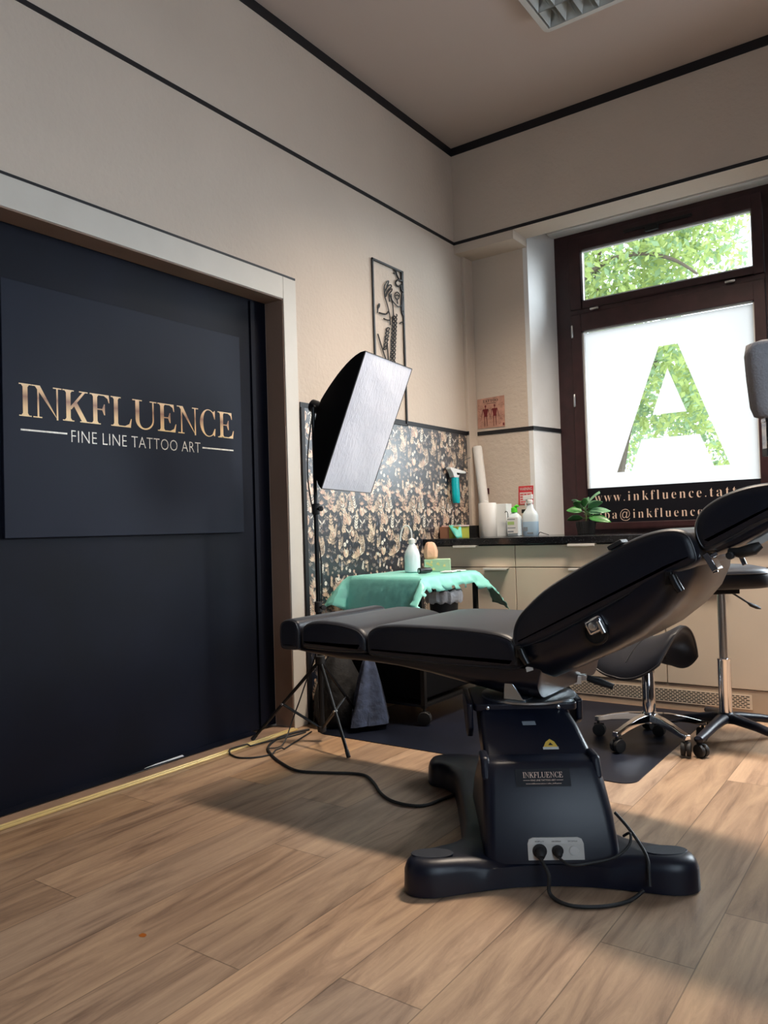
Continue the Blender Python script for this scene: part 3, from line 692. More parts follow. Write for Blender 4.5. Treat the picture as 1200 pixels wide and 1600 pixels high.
for (u, v) in ((-.300, .030), (.300, .030)):
    q = [(u+(.056)*math.cos(2*PI*k/20), v+.030*math.sin(2*PI*k/20)) for k in range(20)]
    MB().prism([P(a, b, .087) for a, b in q], (0, 0, .0022)).build('foot_pad', 'pad_plastic', bs, bevel=.001, segs=1)
# lower housing: leaning shell with rounded front corners
def hsec(z, hw, v0, v1, r, sh=0.0):
    q = rrect(-hw+sh, v0, hw+sh, v1, r, 0, 5); return [P(p.x, p.y, z) for p in q]
m = MB(); m.rings([hsec(.060, .176, .022, .50, .030, .012), hsec(.10, .175, .030, .48, .030, .012), hsec(.17, .171, .055, .42, .032, .010), hsec(.24, .164, .085, .32, .034, .006), hsec(.275, .158, .108, .25, .034, .003), hsec(.288, .152, .116, .22, .034, .003), hsec(.293, .140, .128, .20, .024, .003)])
hs = m.build('lower_housing', 'base_plastic', bed, angle=50)
m = MB()
for sgn in (-1, 1):
    m = MB(); m.rings([[P(sgn*(.150)+.003+a, b, z) for a, b in ((-.012, .122+(z-.29)*.6), (.012, .122+(z-.29)*.6), (.012, .21), (-.012, .21))] for z in (.25, .304)]); m.build('housing_rim', 'base_plastic', hs, bevel=.009, segs=3)
# front face frame: origin bottom-centre of face, face normal
def face_frame(z):   # v of the sloping front at height z
    pts = [(.060, .022), (.10, .030), (.17, .055), (.24, .085), (.285, .112)]
    for (z0, v0), (z1, v1) in zip(pts, pts[1:]):
        if z <= z1: return v0+(v1-v0)*(z-z0)/(z1-z0)
    return .112
def on_face(u, z, d=0.001): return P(u, face_frame(z)-d, z)
m = MB(); u0, u1, z0, z1 = -.052, .092, .070, .122
q = [(u0, z0), (u1, z0), (u1, z1-.014), (u1-.004, z1-.004), (u1-.014, z1), (u0+.014, z1), (u0+.004, z1-.004), (u0, z1-.014)]
m.prism([on_face(a, b, .0035) for a, b in q], -VV*(-.004))
pl = m.build('socket_panel', 'socket_plate', bed, smooth=False); lab(pl, 'light grey panel with three round sockets')
for u_, r_ in ((-.022, .0155), (.024, .012), (.066, .0095)):
    c = on_face(u_, .092, .004); MB().lathe(c, [(r_+.003, 0), (r_+.003, .002), (r_, .0025), (r_, .004 if u_ < .06 else .0026), (r_*.5, .004 if u_ < .06 else .0026)], 20, -VV).build('socket', 'rubber' if u_ < .06 else 'label_white', pl)
m = MB()
for u_, s_ in ((-.033, 'INPUT'), (.010, 'HAND CONTROLLER'), (.052, 'FOOT CONTROLLER')): text_mb(m, s_, on_face(u_, .1125, .0042), UU, (0, 0, 1), .024, .0032)
m.build('socket_lettering', 'ink', pl, smooth=False)
# name sticker on housing
sk = MB(); sk.prism([on_face(a, b, .0016) for a, b in ((-.070, .238), (.076, .238), (.076, .278), (-.070, .278))], VV*.001)
sk = sk.build('name_sticker', 'band_black', hs, smooth=False); lab(sk, 'small black sticker with gold studio lettering')
fd = (on_face(0, .278)-on_face(0, .238)).normalized()
m = MB(); cap_text(m, 'INKFLUENCE', on_face(-.050, .258, .0020), UU, fd, .106, .0145, .0004); m.build('sticker_name', 'rose_gold', sk, smooth=False, weld=False)
m = MB(); text_mb(m, 'FINE LINE TATTOO ART', on_face(-.030, .2505, .0022), UU, fd, .066, .0042); m.box((0,0,0),(0,0,0)) if False else None
for a, b in ((-.050, -.032), (.038, .056)): m.poly([on_face(a, .252, .0022), on_face(b, .252, .0022), on_face(b, .2528, .0022), on_face(a, .2528, .0022)])
text_mb(m, 'www.inkfluence.tattoo | alba_inkfluence', on_face(-.044, .2435, .0022), UU, fd, .094, .0035); m.build('sticker_slogan', 'rose_gold', sk, smooth=False)
# lifting arm
m = MB(); m.rings([[P(-hw+s_, v0, z), P(hw+s_, v0, z), P(hw+s_, v0+.20, z), P(-hw+s_, v0+.20, z)] for z, v0, hw, s_ in ((.24, .135, .150, .010), (.295, .195, .150, .006), (.35, .275, .140, -.004), (.395, .35, .126, -.016))])
ar = m.build('lift_arm', 'base_plastic', bed, bevel=.014, segs=4, angle=50)
n_ = (P(0, .275, .35)-P(0, .195, .295)).normalized()
def on_arm(u, t): return P(u, .1955, .2955) + n_*(t+.010) - VV.cross(UU).normalized()*0 + (n_.cross(UU)).normalized()*(.002)*( -1 if n_.cross(UU).dot(VV) > 0 else 1)
m = MB(); a_, b_ = .036, .020; m.poly([on_arm(-.012+a_, .006), on_arm(.030+a_, .006), on_arm(.022+a_, .026), on_arm(.010+a_, .036), on_arm(-.002+a_, .026)])
wl_ = m.build('warning_label', 'yellow', ar, smooth=False); lab(wl_, 'yellow triangular warning label')
m = MB(); m.poly([on_arm(-.013+a_, -.001)+VV*-.0003, on_arm(.031+a_, -.001)+VV*-.0003, on_arm(.031+a_, .008)+VV*-.0003, on_arm(-.013+a_, .008)+VV*-.0003]); m.build('label_strip', 'label_white', wl_, smooth=False)
m = MB(); m.poly([on_arm(.003+a_, .014)+VV*-.0005, on_arm(.017+a_, .014)+VV*-.0005, on_arm(.010+a_, .024)+VV*-.0005]); m.build('pinch_symbol', 'ink', wl_, smooth=False)
# head block under the turntable
m = MB(); q = rrect(-.160, .335, .150, .60, .02, 0, 4); m.rings([[P(p.x, p.y, z) for p in q] for z in (.380, .402)])
m.build('head_block', 'base_plastic', bed, bevel=.004)
m = MB()
m.prism([P(-.180, .33, .405), P(-.180, .33, .330), P(-.180, .36, .300), P(-.180, .44, .300), P(-.180, .56, .36), P(-.180, .56, .405)], UU*.018); m.build('side_cover', 'base_plastic', bed, bevel=.006); m = MB()
m.prism([P(.150, .36, .405), P(.150, .36, .345), P(.150, .40, .325), P(.150, .46, .330), P(.150, .56, .37), P(.150, .56, .405)], UU*.020)
m.build('side_cover', 'base_plastic', bed, bevel=.006)
m = MB()
for u_ in (-.118, .092): MB().lathe(P(u_, .334, .391), [(.0055, 0), (.0055, .004), (.003, .005)], 8, -VV).build('bolt', 'steel', bed)
m = MB(); m.poly([on_arm(-.022, .088), on_arm(.016, .088), on_arm(.014, .103), on_arm(-.024, .103)]); lab(m.build('serial_label', 'label_grey', ar, smooth=False), 'small grey serial number label')
TC = Vector((1.468, -2.205, 0))
m = MB(); m.lathe(TC, [(.140, .398), (.146, .402), (.146, .408), (.140, .411), (.05, .411), (.05, .413)], 48); lab(m.build('turntable', 'steel_worn', bed), 'round steel turntable plate')
m = MB(); m.lathe(TC, [(.075, .411), (.085, .420), (.080, .440), (.060, .452), (.05, .50)], 32); m.build('swivel_hub', 'black_metal', bed)
# grey side bracket of the hinge
m = MB(); m.prism([(1.448, -2.335, .414), (1.512, -2.335, .414), (1.478, -2.335, .462), (1.462, -2.335, .492), (1.455, -2.335, .492)], (0, .006, 0))
m.prism([(1.448, -2.335, .412), (1.52, -2.335, .412), (1.52, -2.28, .412), (1.448, -2.28, .412)], (0, 0, .004)); lab(m.build('hinge_bracket', 'steel_worn', bed, bevel=.001, segs=1), 'bare steel hinge bracket')
m = MB(); m.obox((1.545, -2.02, .425), (.02, .012, 0), (-.008, .014, 0), (0, 0, .014)); m.obox((1.57, -2.01, .432), (.014, .006, 0), (-.004, .01, 0), (0, 0, .010)); m.cyl((1.51, -2.07, .42), (1.55, -2.02, .425), .008, 10)
cl = m.build('swivel_lock', 'steel', bed, bevel=.002)
MB().tube([(1.585, -2.005, .430), (1.62, -1.995, .420), (1.665, -1.985, .405)], [.010, .013, .010], 12).build('lock_lever', 'rubber', cl)
# seat and leg cushions
YN, YF = -2.365, -1.800
def outl(pts, n=5): return cr([(a, b) for a, b in pts], n)
def cushion(name, pts, r=.032, y0=YN, y1=YF, n=5):
    ol_ = outl(pts, n); m = MB(); pad(m, ol_, y0, y1, r)
    c_ = m.build(name, 'leather', bed, angle=70)
    q = inset2(ol_, r*.30)
    for yy in (y0+r*.28, y1-r*.28): pipe_line(MB(), q, yy, .0022).build('piping', 'piping', c_)
    return c_
cushion('footrest_cushion', [(.553, .560), (.556, .598), (.575, .616), (.610, .620), (.637, .612), (.648, .585), (.650, .545), (.645, .515), (.62, .508), (.575, .508), (.557, .520)], r=.020)
cushion('leg_cushion', [(.652, .560), (.660, .595), (.690, .613), (.74, .620), (.80, .619), (.86, .613), (.915, .600), (.943, .575), (.948, .545), (.944, .520), (.90, .514), (.80, .512), (.70, .514), (.660, .520)])
cushion('seat_cushion', [(.950, .555), (.956, .590), (.990, .613), (1.06, .622), (1.15, .624), (1.25, .624), (1.35, .622), (1.44, .615), (1.49, .600), (1.512, .570), (1.515, .530), (1.50, .508), (1.40, .500), (1.25, .500), (1.10, .504), (1.0, .508), (.957, .515)], r=.028)
m = MB()      # under-frame shell
top = [(.62, .512), (.70, .513), (.80, .513), (.92, .512), (1.05, .505), (1.20, .502), (1.35, .502), (1.50, .508), (1.575, .515)]
bot = [(.60, .506), (.68, .494), (.80, .481), (.92, .482), (1.05, .476), (1.17, .462), (1.30, .440), (1.42, .420), (1.56, .418)]
def hull(m, top, bot, y0, y1, w=.05, n=6):
    rs = []; ks = [1-(1-math.sin(.5*PI*i/n)) for i in range(n+1)]
    secs = [(y0+w*(1-math.cos(.5*PI*i/n)), .30+.70*math.sin(.5*PI*i/n)) for i in range(n+1)]
    secs += [(y1-(y-y0), k) for y, k in reversed(secs)]
    for y, k in secs: rs.append([(a, y, b) for a, b in top] + [(a+(c-a)*k if False else c, y, b+(d-b)*k) for (a, b), (c, d) in zip(reversed(top), reversed(bot))])
    return m.rings(rs)
hull(m, top, bot, YN+.025, YF-.025, .06); m.build('seat_frame', 'shell_plastic', bed, angle=50)
# backrest
cushion('back_cushion', [(1.492, .585), (1.494, .625), (1.508, .660), (1.535, .692), (1.60, .748), (1.70, .808), (1.80, .861), (1.88, .897), (1.94, .913), (1.985, .913), (2.015, .897), (2.030, .862), (2.033, .828), (2.005, .808), (1.96, .792), (1.86, .738), (1.76, .683), (1.69, .645), (1.60, .598), (1.54, .572), (1.51, .568)], r=.028, n=4)
m = MB()
top = [(1.515, .572), (1.60, .598), (1.69, .645), (1.78, .693), (1.86, .738), (1.96, .792), (2.035, .828), (2.085, .842), (2.103, .848)]
bot = [(1.530, .500), (1.60, .483), (1.68, .520), (1.785, .572), (1.875, .618), (1.975, .680), (2.045, .735), (2.088, .790), (2.100, .835)]
hull(m, top, bot, YN+.004, YF-.004, .075)
for i_, p_ in enumerate(m.v):
    k_ = max(0, (p_[0]-1.80)/.30); m.v[i_] = (p_[0]-.10*k_*k_*((p_[1]+2.0825)/.28)**2 - .03*k_, p_[1], p_[2])
sh = m.build('back_shell', 'shell_plastic', bed, angle=50)
lab(MB().poly([(1.530, YN+.024, .500), (1.552, YN+.024, .508), (1.549, YN+.024, .522), (1.527, YN+.024, .514)]).build('rating_label', 'label_white', bed, smooth=False), 'tiny white label near the hinge')
# recess lever on the side of the shell
ex = Vector((.88, 0, .47)).normalized(); ez = Vector((-.47, 0, .88)).normalized()
m = MB(); c0 = Vector((1.755, YN+.004, .648)); m.lathe(c0+Vector((0, .002, -.016)), [(.036, .0), (.036, .010), (.030, .012), (.028, .006)], 24, (0, -1, 0)); m.build('lever_recess', 'black_metal', sh)
m = MB(); m.obox(c0+Vector((0, -.010, .004)), ex*.026, Vector((0, .008, 0)), ez*.022); lv = m.build('recline_lever', 'chrome', sh, bevel=.007, segs=4)
m = MB(); m.lathe(c0-ex*.004+Vector((0, -.018, .004)), [(.012, 0), (.012, .003), (.007, .004), (.007, .006)], 16, (0, -1, 0)); m.cyl(c0+ex*.016+Vector((0, -.019, .010)), c0+ex*.018-ez*.03+Vector((0, -.020, .004)), .008, 12); m.build('lever_knob', 'steel', lv)
def clip(x, z):
    m = MB(); m.tube([(x-.010, YN-.010, z+.022), (x, YN-.012, z), (x+.012, YN-.010, z-.022)], [.011, .012, .011], 12); m.box((x-.030, YN-.004, z-.006), (x-.012, YN+.01, z+.030)); m.build('armrest_socket', 'black_metal', sh, bevel=.002)
clip(1.978, .772); clip(1.538, .552)
m = MB(); m.obox((1.815, YN+.030, .874), ex*.022, (0, .028, 0), ez*.006); m.build('strap_tab', 'rubber', bed, bevel=.003)
# upper fin behind the shell and headrest carrier
m = MB()
for yy in (YN+.09, YN+.47):
    m = MB(); m.obox((2.085, yy, .858), ex*.06, (0, .012, 0), ez*.005); m.cyl((2.045, yy-.02, .835), (2.060, yy-.02, .795), .007, 10)
    if yy < YN+.2: m.obox((2.055, YN+.06, .825), ex*.008, (0, .03, 0), ez*.025)
    m.build('headrest_slide', 'chrome', bed, bevel=.001, segs=1)
cushion('headrest_cushion', [(2.016, .900), (2.022, .938), (2.043, .968), (2.085, .995), (2.13, 1.012), (2.175, 1.021), (2.215, 1.022), (2.25, 1.008), (2.268, .985), (2.262, .960), (2.225, .940), (2.17, .914), (2.11, .880), (2.06, .856), (2.033, .858)], r=.030, y0=YN+.02, y1=YF-.02)
m = MB(); top = [(2.06, .860), (2.10, .882), (2.15, .910), (2.20, .937), (2.25, .960)]; bot = [(2.068, .842), (2.12, .862), (2.17, .887), (2.21, .912), (2.255, .950)]
hull(m, top, bot, YN+.045, YF-.045, .04); lab(m.build('headrest_shell', 'shell_plastic', bed, angle=50), 'dark plastic shell under the headrest')
m = MB(); m.prism([(2.13, YN+.08, .868), (2.17, YN+.08, .868), (2.235, YN+.08, .905), (2.235, YN+.08, .945), (2.20, YN+.08, .925)], (0, .35, 0)); lab(m.build('headrest_carrier', 'socket_plate', bed, bevel=.002), 'light grey carrier plate under the headrest')
m = MB(); m.tube([(2.098, YN+.05, .852), (2.125, YN+.04, .848), (2.16, YN+.035, .858), (2.175, YN+.04, .868)], [.008, .014, .015, .009], 12); m.lathe((2.105, YN+.04, .842), [(.006, 0), (.010, .004), (.010, .02), (.006, .024)], 12, (0, -1, 0)); m.build('headrest_release', 'rubber', bed)

# ------------------------------------------------------------------ cables
def zc(p, z): return [(a, b, z) for a, b in p]
c1 = [(1.150, -2.02), (1.119, -2.179), (1.101, -2.254), (1.055, -2.281), (0.978, -2.276), (0.9, -2.232), (0.819, -2.159), (0.739, -2.103), (0.673, -2.105), (0.582, -2.148), (0.467, -2.186), (0.342, -2.143), (0.223, -2.077), (0.128, -1.999), (0.07, -1.883), (0.06, -1.791), (0.087, -1.68)]
m = MB(); q = cr([(a, b, .0058) for a, b in c1], 6, False); q[0].z = .03; m.tube(q, .0055, 8)
tag(m.build('floor_cable', 'rubber'), 'thick black power cable snaking from the bed base to the softbox stand', 'cable')
c2 = [(0.119, -1.70), (0.174, -1.88), (0.208, -1.999), (0.202, -2.11), (0.132, -2.171), (0.045, -2.147), (0.030, -2.1), (0.045, -2.005), (0.055, -1.93), (0.090, -1.80), (0.10, -1.72)]
m = MB(); q = cr([(a, b, .0042) for a, b in c2], 6, False)
for i, p in enumerate(q): p.z = .0042+(.012 if (p.x < .04) else 0) + (.010 if abs((p-Vector((.17, -2.03, p.z))).length) < .05 else 0)
m.tube(q, .0036, 8)
tag(m.build('lamp_cable', 'rubber'), 'thin black cable looping on the floor by the door threshold', 'cable')
m = MB(); pl_ = on_face(-.022, .092, .008)
q = cr([pl_, pl_-VV*.02-Vector((0, 0, .012)), P(-.010, -.035, .055), Vector((1.715, -2.640, .012)), Vector((1.772, -2.655, .0052)), Vector((1.84, -2.62, .0052)), Vector((1.885, -2.56, .0052)), P(.22, .0-.045, .02)], 7, False)
m.tube(q, .0048, 8); m.lathe(pl_, [(.013, 0), (.013, .012), (.008, .02)], 14, -VV+Vector((0, 0, -.5))); tag(m.build('mains_lead', 'rubber'), 'black mains lead plugged into the left socket of the bed base', 'cable')
m = MB(); pl_ = on_face(.024, .092, .008)
q = cr([pl_, pl_-VV*.014-Vector((0, 0, .010)), P(.05, -.015, .072), P(.10, -.012, .075), P(.16, -.005, .085), P(.205, .02, .105), P(.213, .035, .13), P(.205, .07, .11)], 7, False)
m.tube(q, .0035, 8); m.lathe(pl_, [(.010, 0), (.010, .012), (.006, .018)], 14, -VV+Vector((0, 0, -.5))); tag(m.build('controller_lead', 'rubber'), 'thin black controller lead plugged into the middle socket of the bed base', 'cable')
m = MB(); q = cr([P(.192, .10, .16), P(.215, .06, .135), P(.235, .02, .105), P(.242, -.010, .085), P(.240, -.028, .066), P(.236, -.046, .03)], 7, False); m.tube(q, .0042, 8)
tag(m.build('trailing_lead', 'rubber'), 'black lead hanging over the right foot of the bed base', 'cable')

# ------------------------------------------------------------------ stools
def caster(m, x, y, ang, r=.028, z0=0.0035, gap=.011):
    d = Vector((math.cos(ang), math.sin(ang), 0)); s_ = Vector((-d.y, d.x, 0)); c = Vector((x, y, z0+r))
    for k in (-1, 1): m.lathe(c+s_*k*gap-s_*.009, [(r*.6, 0), (r*.95, .001), (r, .005), (r, .013), (r*.95, .017), (r*.6, .018)], 20, s_)
    m.obox(c+Vector((0, 0, .012)), d*r*.75, s_*(.004), Vector((0, 0, r*.55)))
    return c
# saddle stool
sc = Vector((1.515, -1.128, 0)); st = empty('saddle_stool', (sc.x, sc.y, 0), 'black leather saddle stool with polished five-star base on the floor mat', 'stool')
for k in range(5):
    a = math.radians(-108+72*k); d = Vector((math.cos(a), math.sin(a), 0)); s_ = Vector((-d.y, d.x, 0)); R_ = .225
    rs = []
    for t, w_, zt, zb in ((.02, .022, .128, .095), (.09, .018, .122, .092), (.16, .016, .107, .082), (.205, .016, .094, .072), (R_+.012, .014, .088, .068)):
        c = sc+d*t; rs.append([c+s_*w_+Vector((0, 0, zb)), c+s_*w_*.8+Vector((0, 0, zt)), c-s_*w_*.8+Vector((0, 0, zt)), c-s_*w_+Vector((0, 0, zb))])
    lg = MB().rings(rs).build('base_leg', 'chrome', st, bevel=.003, segs=2)
    m = MB(); m.cyl(sc+d*R_+Vector((0, 0, .04)), sc+d*R_+Vector((0, 0, .08)), .006, 10, mi=0); e_ = sc+d*(R_-.004); caster(m, e_.x, e_.y, a+random.uniform(-1, 1))
    m.build('caster', 'rubber', st)
    m = MB()
m = MB(); m.lathe(sc, [(.026, .085), (.032, .09), (.034, .125), (.028, .135)], 24); m.lathe(sc, [(.0265, .13), (.0265, .365), (.024, .368)], 28); m.build('column', 'chrome', st)
m = MB(); m.obox(sc+Vector((0, 0, .372)), (.07, .02, 0), (-.02, .06, 0), (0, 0, .008)); m.cyl(sc+Vector((-.05, -.05, .368)), sc+Vector((-.11, -.085, .362)), .006, 8); m.build('tilt_mechanism', 'black_metal', st, bevel=.002)
fwd = Vector((-0.579, 0.815, 0)).normalized(); rt = Vector((0.815, 0.579, 0)).normalized()
aa = (rt*.60-fwd*.80).normalized(); bb = Vector((-aa.y, aa.x, 0))      # a: saddle's long axis, b: across
def saddle_z(a, b):
    up = .085*max(0, a)**2.0 + .05*max(0, -a)**2
    return .425 + up - (.115+.05*max(0, a))*abs(b)**1.8 
sc2 = sc - aa*.02
m = MB(); NA, NBB = 22, 22; topv = []; botv = []
for i in range(NA+1):
    for j in range(NBB+1):
        s0, t0 = -1+2*i/NA, -1+2*j/NBB
        # squircle mapping keeps rounded corners
        a = s0*math.sqrt(1-t0*t0*.30); b = t0*math.sqrt(1-s0*s0*.30)
        wd = .205-.040*max(0, s0)**1.5; ed = max(abs(s0), abs(t0)); th = .040*math.sqrt(max(0, 1-ed**6))
        p = sc2 + aa*a*.200 + bb*b*wd; z = saddle_z(a, b)
        topv.append(p+Vector((0, 0, z+th*.6))); botv.append(p+Vector((0, 0, z-.012-th*.4)))
def gi(i, j): return i*(NBB+1)+j
m.add(topv, [(gi(i, j), gi(i+1, j), gi(i+1, j+1), gi(i, j+1)) for i in range(NA) for j in range(NBB)])
m.add(botv, [(gi(i, j+1), gi(i+1, j+1), gi(i+1, j), gi(i, j)) for i in range(NA) for j in range(NBB)])
edge = [(i, 0) for i in range(NA)]+[(NA, j) for j in range(NBB)]+[(i, NBB) for i in range(NA, 0, -1)]+[(0, j) for j in range(NBB, 0, -1)]
o_ = 0; nT = len(topv)
for k in range(len(edge)):
    a_, b_ = gi(*edge[k]), gi(*edge[(k+1) % len(edge)]); m.f.append([b_, a_, nT+a_, nT+b_]); m.m.append(0)
seat = m.build('seat', 'leather', st, angle=70)
m = MB(); m.tube([topv[gi(i, j)]*.5+botv[gi(i, j)]*.5 for i, j in edge], .005, 6, closed=True); m.build('piping', 'piping', seat)
m = MB(); m.tube([topv[gi(int(NA*.62), j)]+Vector((0, 0, .0005)) for j in range(2, NBB-1)], .0028, 6); m.build('seam', 'piping', seat)

# round stool with tall pole
rc = Vector((1.785, -.963, 0)); st = empty('pole_stool', (rc.x, rc.y, 0), 'tall stool with thick black padded seat, chrome gas pole and black five-star base', 'stool')
for k in range(5):
    a = math.radians(-99+72*k); d = Vector((math.cos(a), math.sin(a), 0)); R_ = .275
    m = MB(); pp = [rc+Vector((0, 0, .100)), rc+d*.05+Vector((0, 0, .104)), rc+d*.15+Vector((0, 0, .092)), rc+d*.24+Vector((0, 0, .076)), rc+d*(R_+.012)+Vector((0, 0, .070)), rc+d*(R_+.020)+Vector((0, 0, .068))]
    m.tube(pp, [.028, .027, .022, .020, .019, .008], 12, flat=.8); m.build('base_leg', 'base_plastic', st)
    m = MB(); e_ = rc+d*R_; m.cyl(e_+Vector((0, 0, .035)), e_+Vector((0, 0, .065)), .006, 8); caster(m, e_.x+.004, e_.y, a+(1.2 if k == 0 else random.uniform(-1, 1)), .026, .0005); m.build('caster', 'rubber', st)
m = MB(); m.lathe(rc, [(.030, .085), (.036, .095), (.036, .12), (.028, .128)], 24); m.build('hub', 'base_plastic', st)
m = MB(); m.lathe(rc, [(.0265, .12), (.0265, .345), (.028, .347), (.028, .352), (.020, .354)], 28); m.build('outer_column', 'chrome', st)
m = MB(); m.lathe(rc, [(.0175, .35), (.0175, .625)], 24); m.build('inner_column', 'steel', st)
m = MB(); m.obox(rc+Vector((0, 0, .640)), rt*.055, fwd*.055, (0, 0, .014)); ms = m.build('seat_mount', 'black_metal', st, bevel=.003)
m = MB(); q = [rc+Vector((0, 0, .634)), rc+rt*.04+Vector((0, 0, .630)), rc+rt*.10+Vector((0, 0, .590)), rc+rt*.130+Vector((0, 0, .570))]; m.tube(q, .004, 8)
m.tube([rc+rt*.105+Vector((0, 0, .587)), rc+rt*.125+Vector((0, 0, .573)), rc+rt*.15+Vector((0, 0, .562)), rc+rt*.165+Vector((0, 0, .556))], [.004, .014, .014, .005], 10, flat=.6); m.build('height_lever', 'rubber', ms)
def sq(r, z, cx=0): return [rc+rt*(cx+r*.98*math.copysign(abs(math.cos(2*PI*k/40))**.62, math.cos(2*PI*k/40)))+fwd*(r*math.copysign(abs(math.sin(2*PI*k/40))**.62, math.sin(2*PI*k/40)))+Vector((0, 0, z)) for k in range(40)]
m = MB(); m.rings([sq(.150, .653), sq(.168, .656), sq(.176, .668), sq(.178, .700), sq(.174, .722), sq(.160, .735), sq(.12, .744), sq(.05, .748)]); s_ = m.build('seat', 'leather', st, angle=70)
m = MB(); m.tube(sq(.1765, .716), .0026, 6, closed=True); m.build('piping', 'piping', s_)

# ------------------------------------------------------------------ softbox and its stand
fc = {}
W2, H2 = .20, .30
cen = Vector((.522, -1.727, 1.392)); eX = Vector((-.086, .996, -.019)).normalized(); eZ = Vector((.384, .051, .922)).normalized(); nF = Vector((.919, .072, -.387)).normalized()
sbx = empty('softbox', tuple(cen-nF*.25), 'rectangular softbox with creased white diffuser and black hood tilted beside the door', 'softbox')
q = [cen+eX*sx*W2+eZ*sz*H2 for sx, sz in ((-1, -1), (1, -1), (1, 1), (-1, 1))]
m = MB(); NN = 18; g = []
for i in range(NN+1):
    for j in range(NN+1):
        s_, t_ = -1+2*i/NN, -1+2*j/NN; p = cen+eX*s_*W2+eZ*t_*H2; bul = .010*(1-s_**4)*(1-t_**4)
        g.append(p+nF*(bul+.004*noise.noise(p*14)*(1-s_**8)*(1-t_**8)))
m.add(g, [(i*(NN+1)+j, (i+1)*(NN+1)+j, (i+1)*(NN+1)+j+1, i*(NN+1)+j+1) for i in range(NN) for j in range(NN)])
lab(m.build('diffuser', 'softbox_fabric', sbx), 'creased white diffuser cloth')
m = MB(); rs = []
for k in range(11):
    t_ = k/10; sc_ = .13+.87*(1-t_**1.35); d_ = -.27*t_
    rs.append([cen+nF*(d_-.0005)+eX*sx*W2*sc_*1.008+eZ*sz*H2*sc_*1.008 for sx, sz in ((-1, -1), (-.33, -1), (.33, -1), (1, -1), (1, -.33), (1, .33), (1, 1), (.33, 1), (-.33, 1), (-1, 1), (-1, .33), (-1, -.33))])
m.rings(rs, cap=False); m.poly(rs[-1]); m.build('hood', 'softbox_black', sbx, angle=50)
m = MB(); m.tube(q+[q[0]], .0025, 6); m.build('rim', 'rubber_grey', sbx)
ap = cen-nF*.27
sp = Vector((.26, -1.79, 0))
m = MB(); m.cyl(ap, ap-nF*.055, .030, 16); m.cyl(ap-nF*.02-Vector((0, .04, 0)), ap-nF*.02+Vector((0, .03, 0)), .010, 10); m.build('lamp_holder', 'black_metal', sbx)
ls = empty('softbox_stand', (sp.x, sp.y, 0), 'slim black tripod light stand carrying the softbox next to the doorway', 'light stand')
m = MB(); m.cyl(sp+Vector((0, 0, .04)), sp+Vector((0, 0, .62)), .0125, 14); m.cyl(sp+Vector((0, 0, .60)), sp+Vector((0, 0, 1.05)), .0105, 14); m.cyl(sp+Vector((0, 0, 1.03)), (sp.x, sp.y, 1.50), .0085, 14); m.build('pole', 'black_metal', ls)
for z in (.60, 1.04):
    m = MB(); m.lathe(sp+Vector((0, 0, z)), [(.013, -.025), (.018, -.022), (.018, .022), (.013, .025)], 14); m.cyl(sp+Vector((0, 0, z)), sp+Vector((.045, -.02, z)), .005, 8); m.lathe(sp+Vector((.040, -.018, z)), [(.004, 0), (.012, .002), (.012, .012), (.004, .014)], 10, (.9, -.4, 0)); m.build('clamp_collar', 'rubber', ls)
m = MB(); m.lathe(sp+Vector((0, 0, .365)), [(.013, -.02), (.022, -.018), (.022, .014), (.013, .018)], 14); m.build('leg_collar', 'rubber', ls)
m = MB(); m.lathe(sp+Vector((0, 0, .055)), [(.013, -.014), (.019, -.012), (.019, .012), (.013, .014)], 14); m.build('brace_collar', 'rubber', ls)
for fx_, fy_ in ((.534, -1.948), (-.018, -1.950), (.262, -1.470)):
    a = sp+Vector((0, 0, .36)); b = Vector((fx_, fy_, .008)); h = a.lerp(b, .55); d = (b-a).normalized()
    m = MB(); m.tube([a, b], .0075, 8); lg = m.build('leg', 'black_metal', ls)
    MB().tube([b-d*.03, b], [.009, .0095], 8).build('rubber_foot', 'rubber', lg)
    m = MB(); m.tube([sp+Vector((0, 0, .055)), h], .0065, 8); m.build('brace', 'black_metal', ls)
    MB().lathe(h-Vector((0, .009, 0)), [(.006, 0), (.006, .018)], 8, (0, 1, 0)).build('hinge_bolt', 'steel', ls)
m = MB(); q = cr([tuple(ap-nF*.05), (.225, -1.80, 1.20), (.275, -1.78, .80), (.262, -1.80, .45), (.20, -1.83, .25), (.15, -1.86, .10), (.17, -1.95, .012), (.16, -2.03, .012)], 6, False); m.tube(q, .003, 6)
tag(m.build('softbox_lead', 'rubber'), 'thin black lead hanging down the softbox stand to the floor', 'cable')

# ------------------------------------------------------------------ bag and clothes by the wall under the bed
m = MB(); rs = []
for z, rx, ry in ((.008, .095, .11), (.05, .115, .13), (.14, .115, .125), (.24, .09, .10), (.32, .05, .06), (.35, .02, .03)):
    rs.append([(.135+rx*math.cos(2*PI*k/24)*(1+.08*math.sin(3*k)), -1.50+ry*math.sin(2*PI*k/24)*(1+.06*math.cos(5*k)), z) for k in range(24)])
tag(m.rings(rs).build('black_bag', 'bag_black', angle=70), 'slumped black bag standing by the wall behind the softbox stand', 'bag')
m = MB(); rs = []
for k in range(9):
    t_ = k/8; z = .34-.31*t_; rs.append([(.315+.055*math.cos(a_)*(.25+1.1*t_**.8)*(1+.3*math.sin(a_*4+t_)), -1.50+.085*math.sin(a_)*(.25+1.1*t_**.8)*(1+.25*math.cos(a_*5+t_*2)), z) for a_ in [2*PI*j/30 for j in range(30)]])
tag(m.rings(rs).build('denim_bundle', 'denim', angle=70), 'crumpled blue-grey denim cloth heaped beside the black bag', 'cloth')

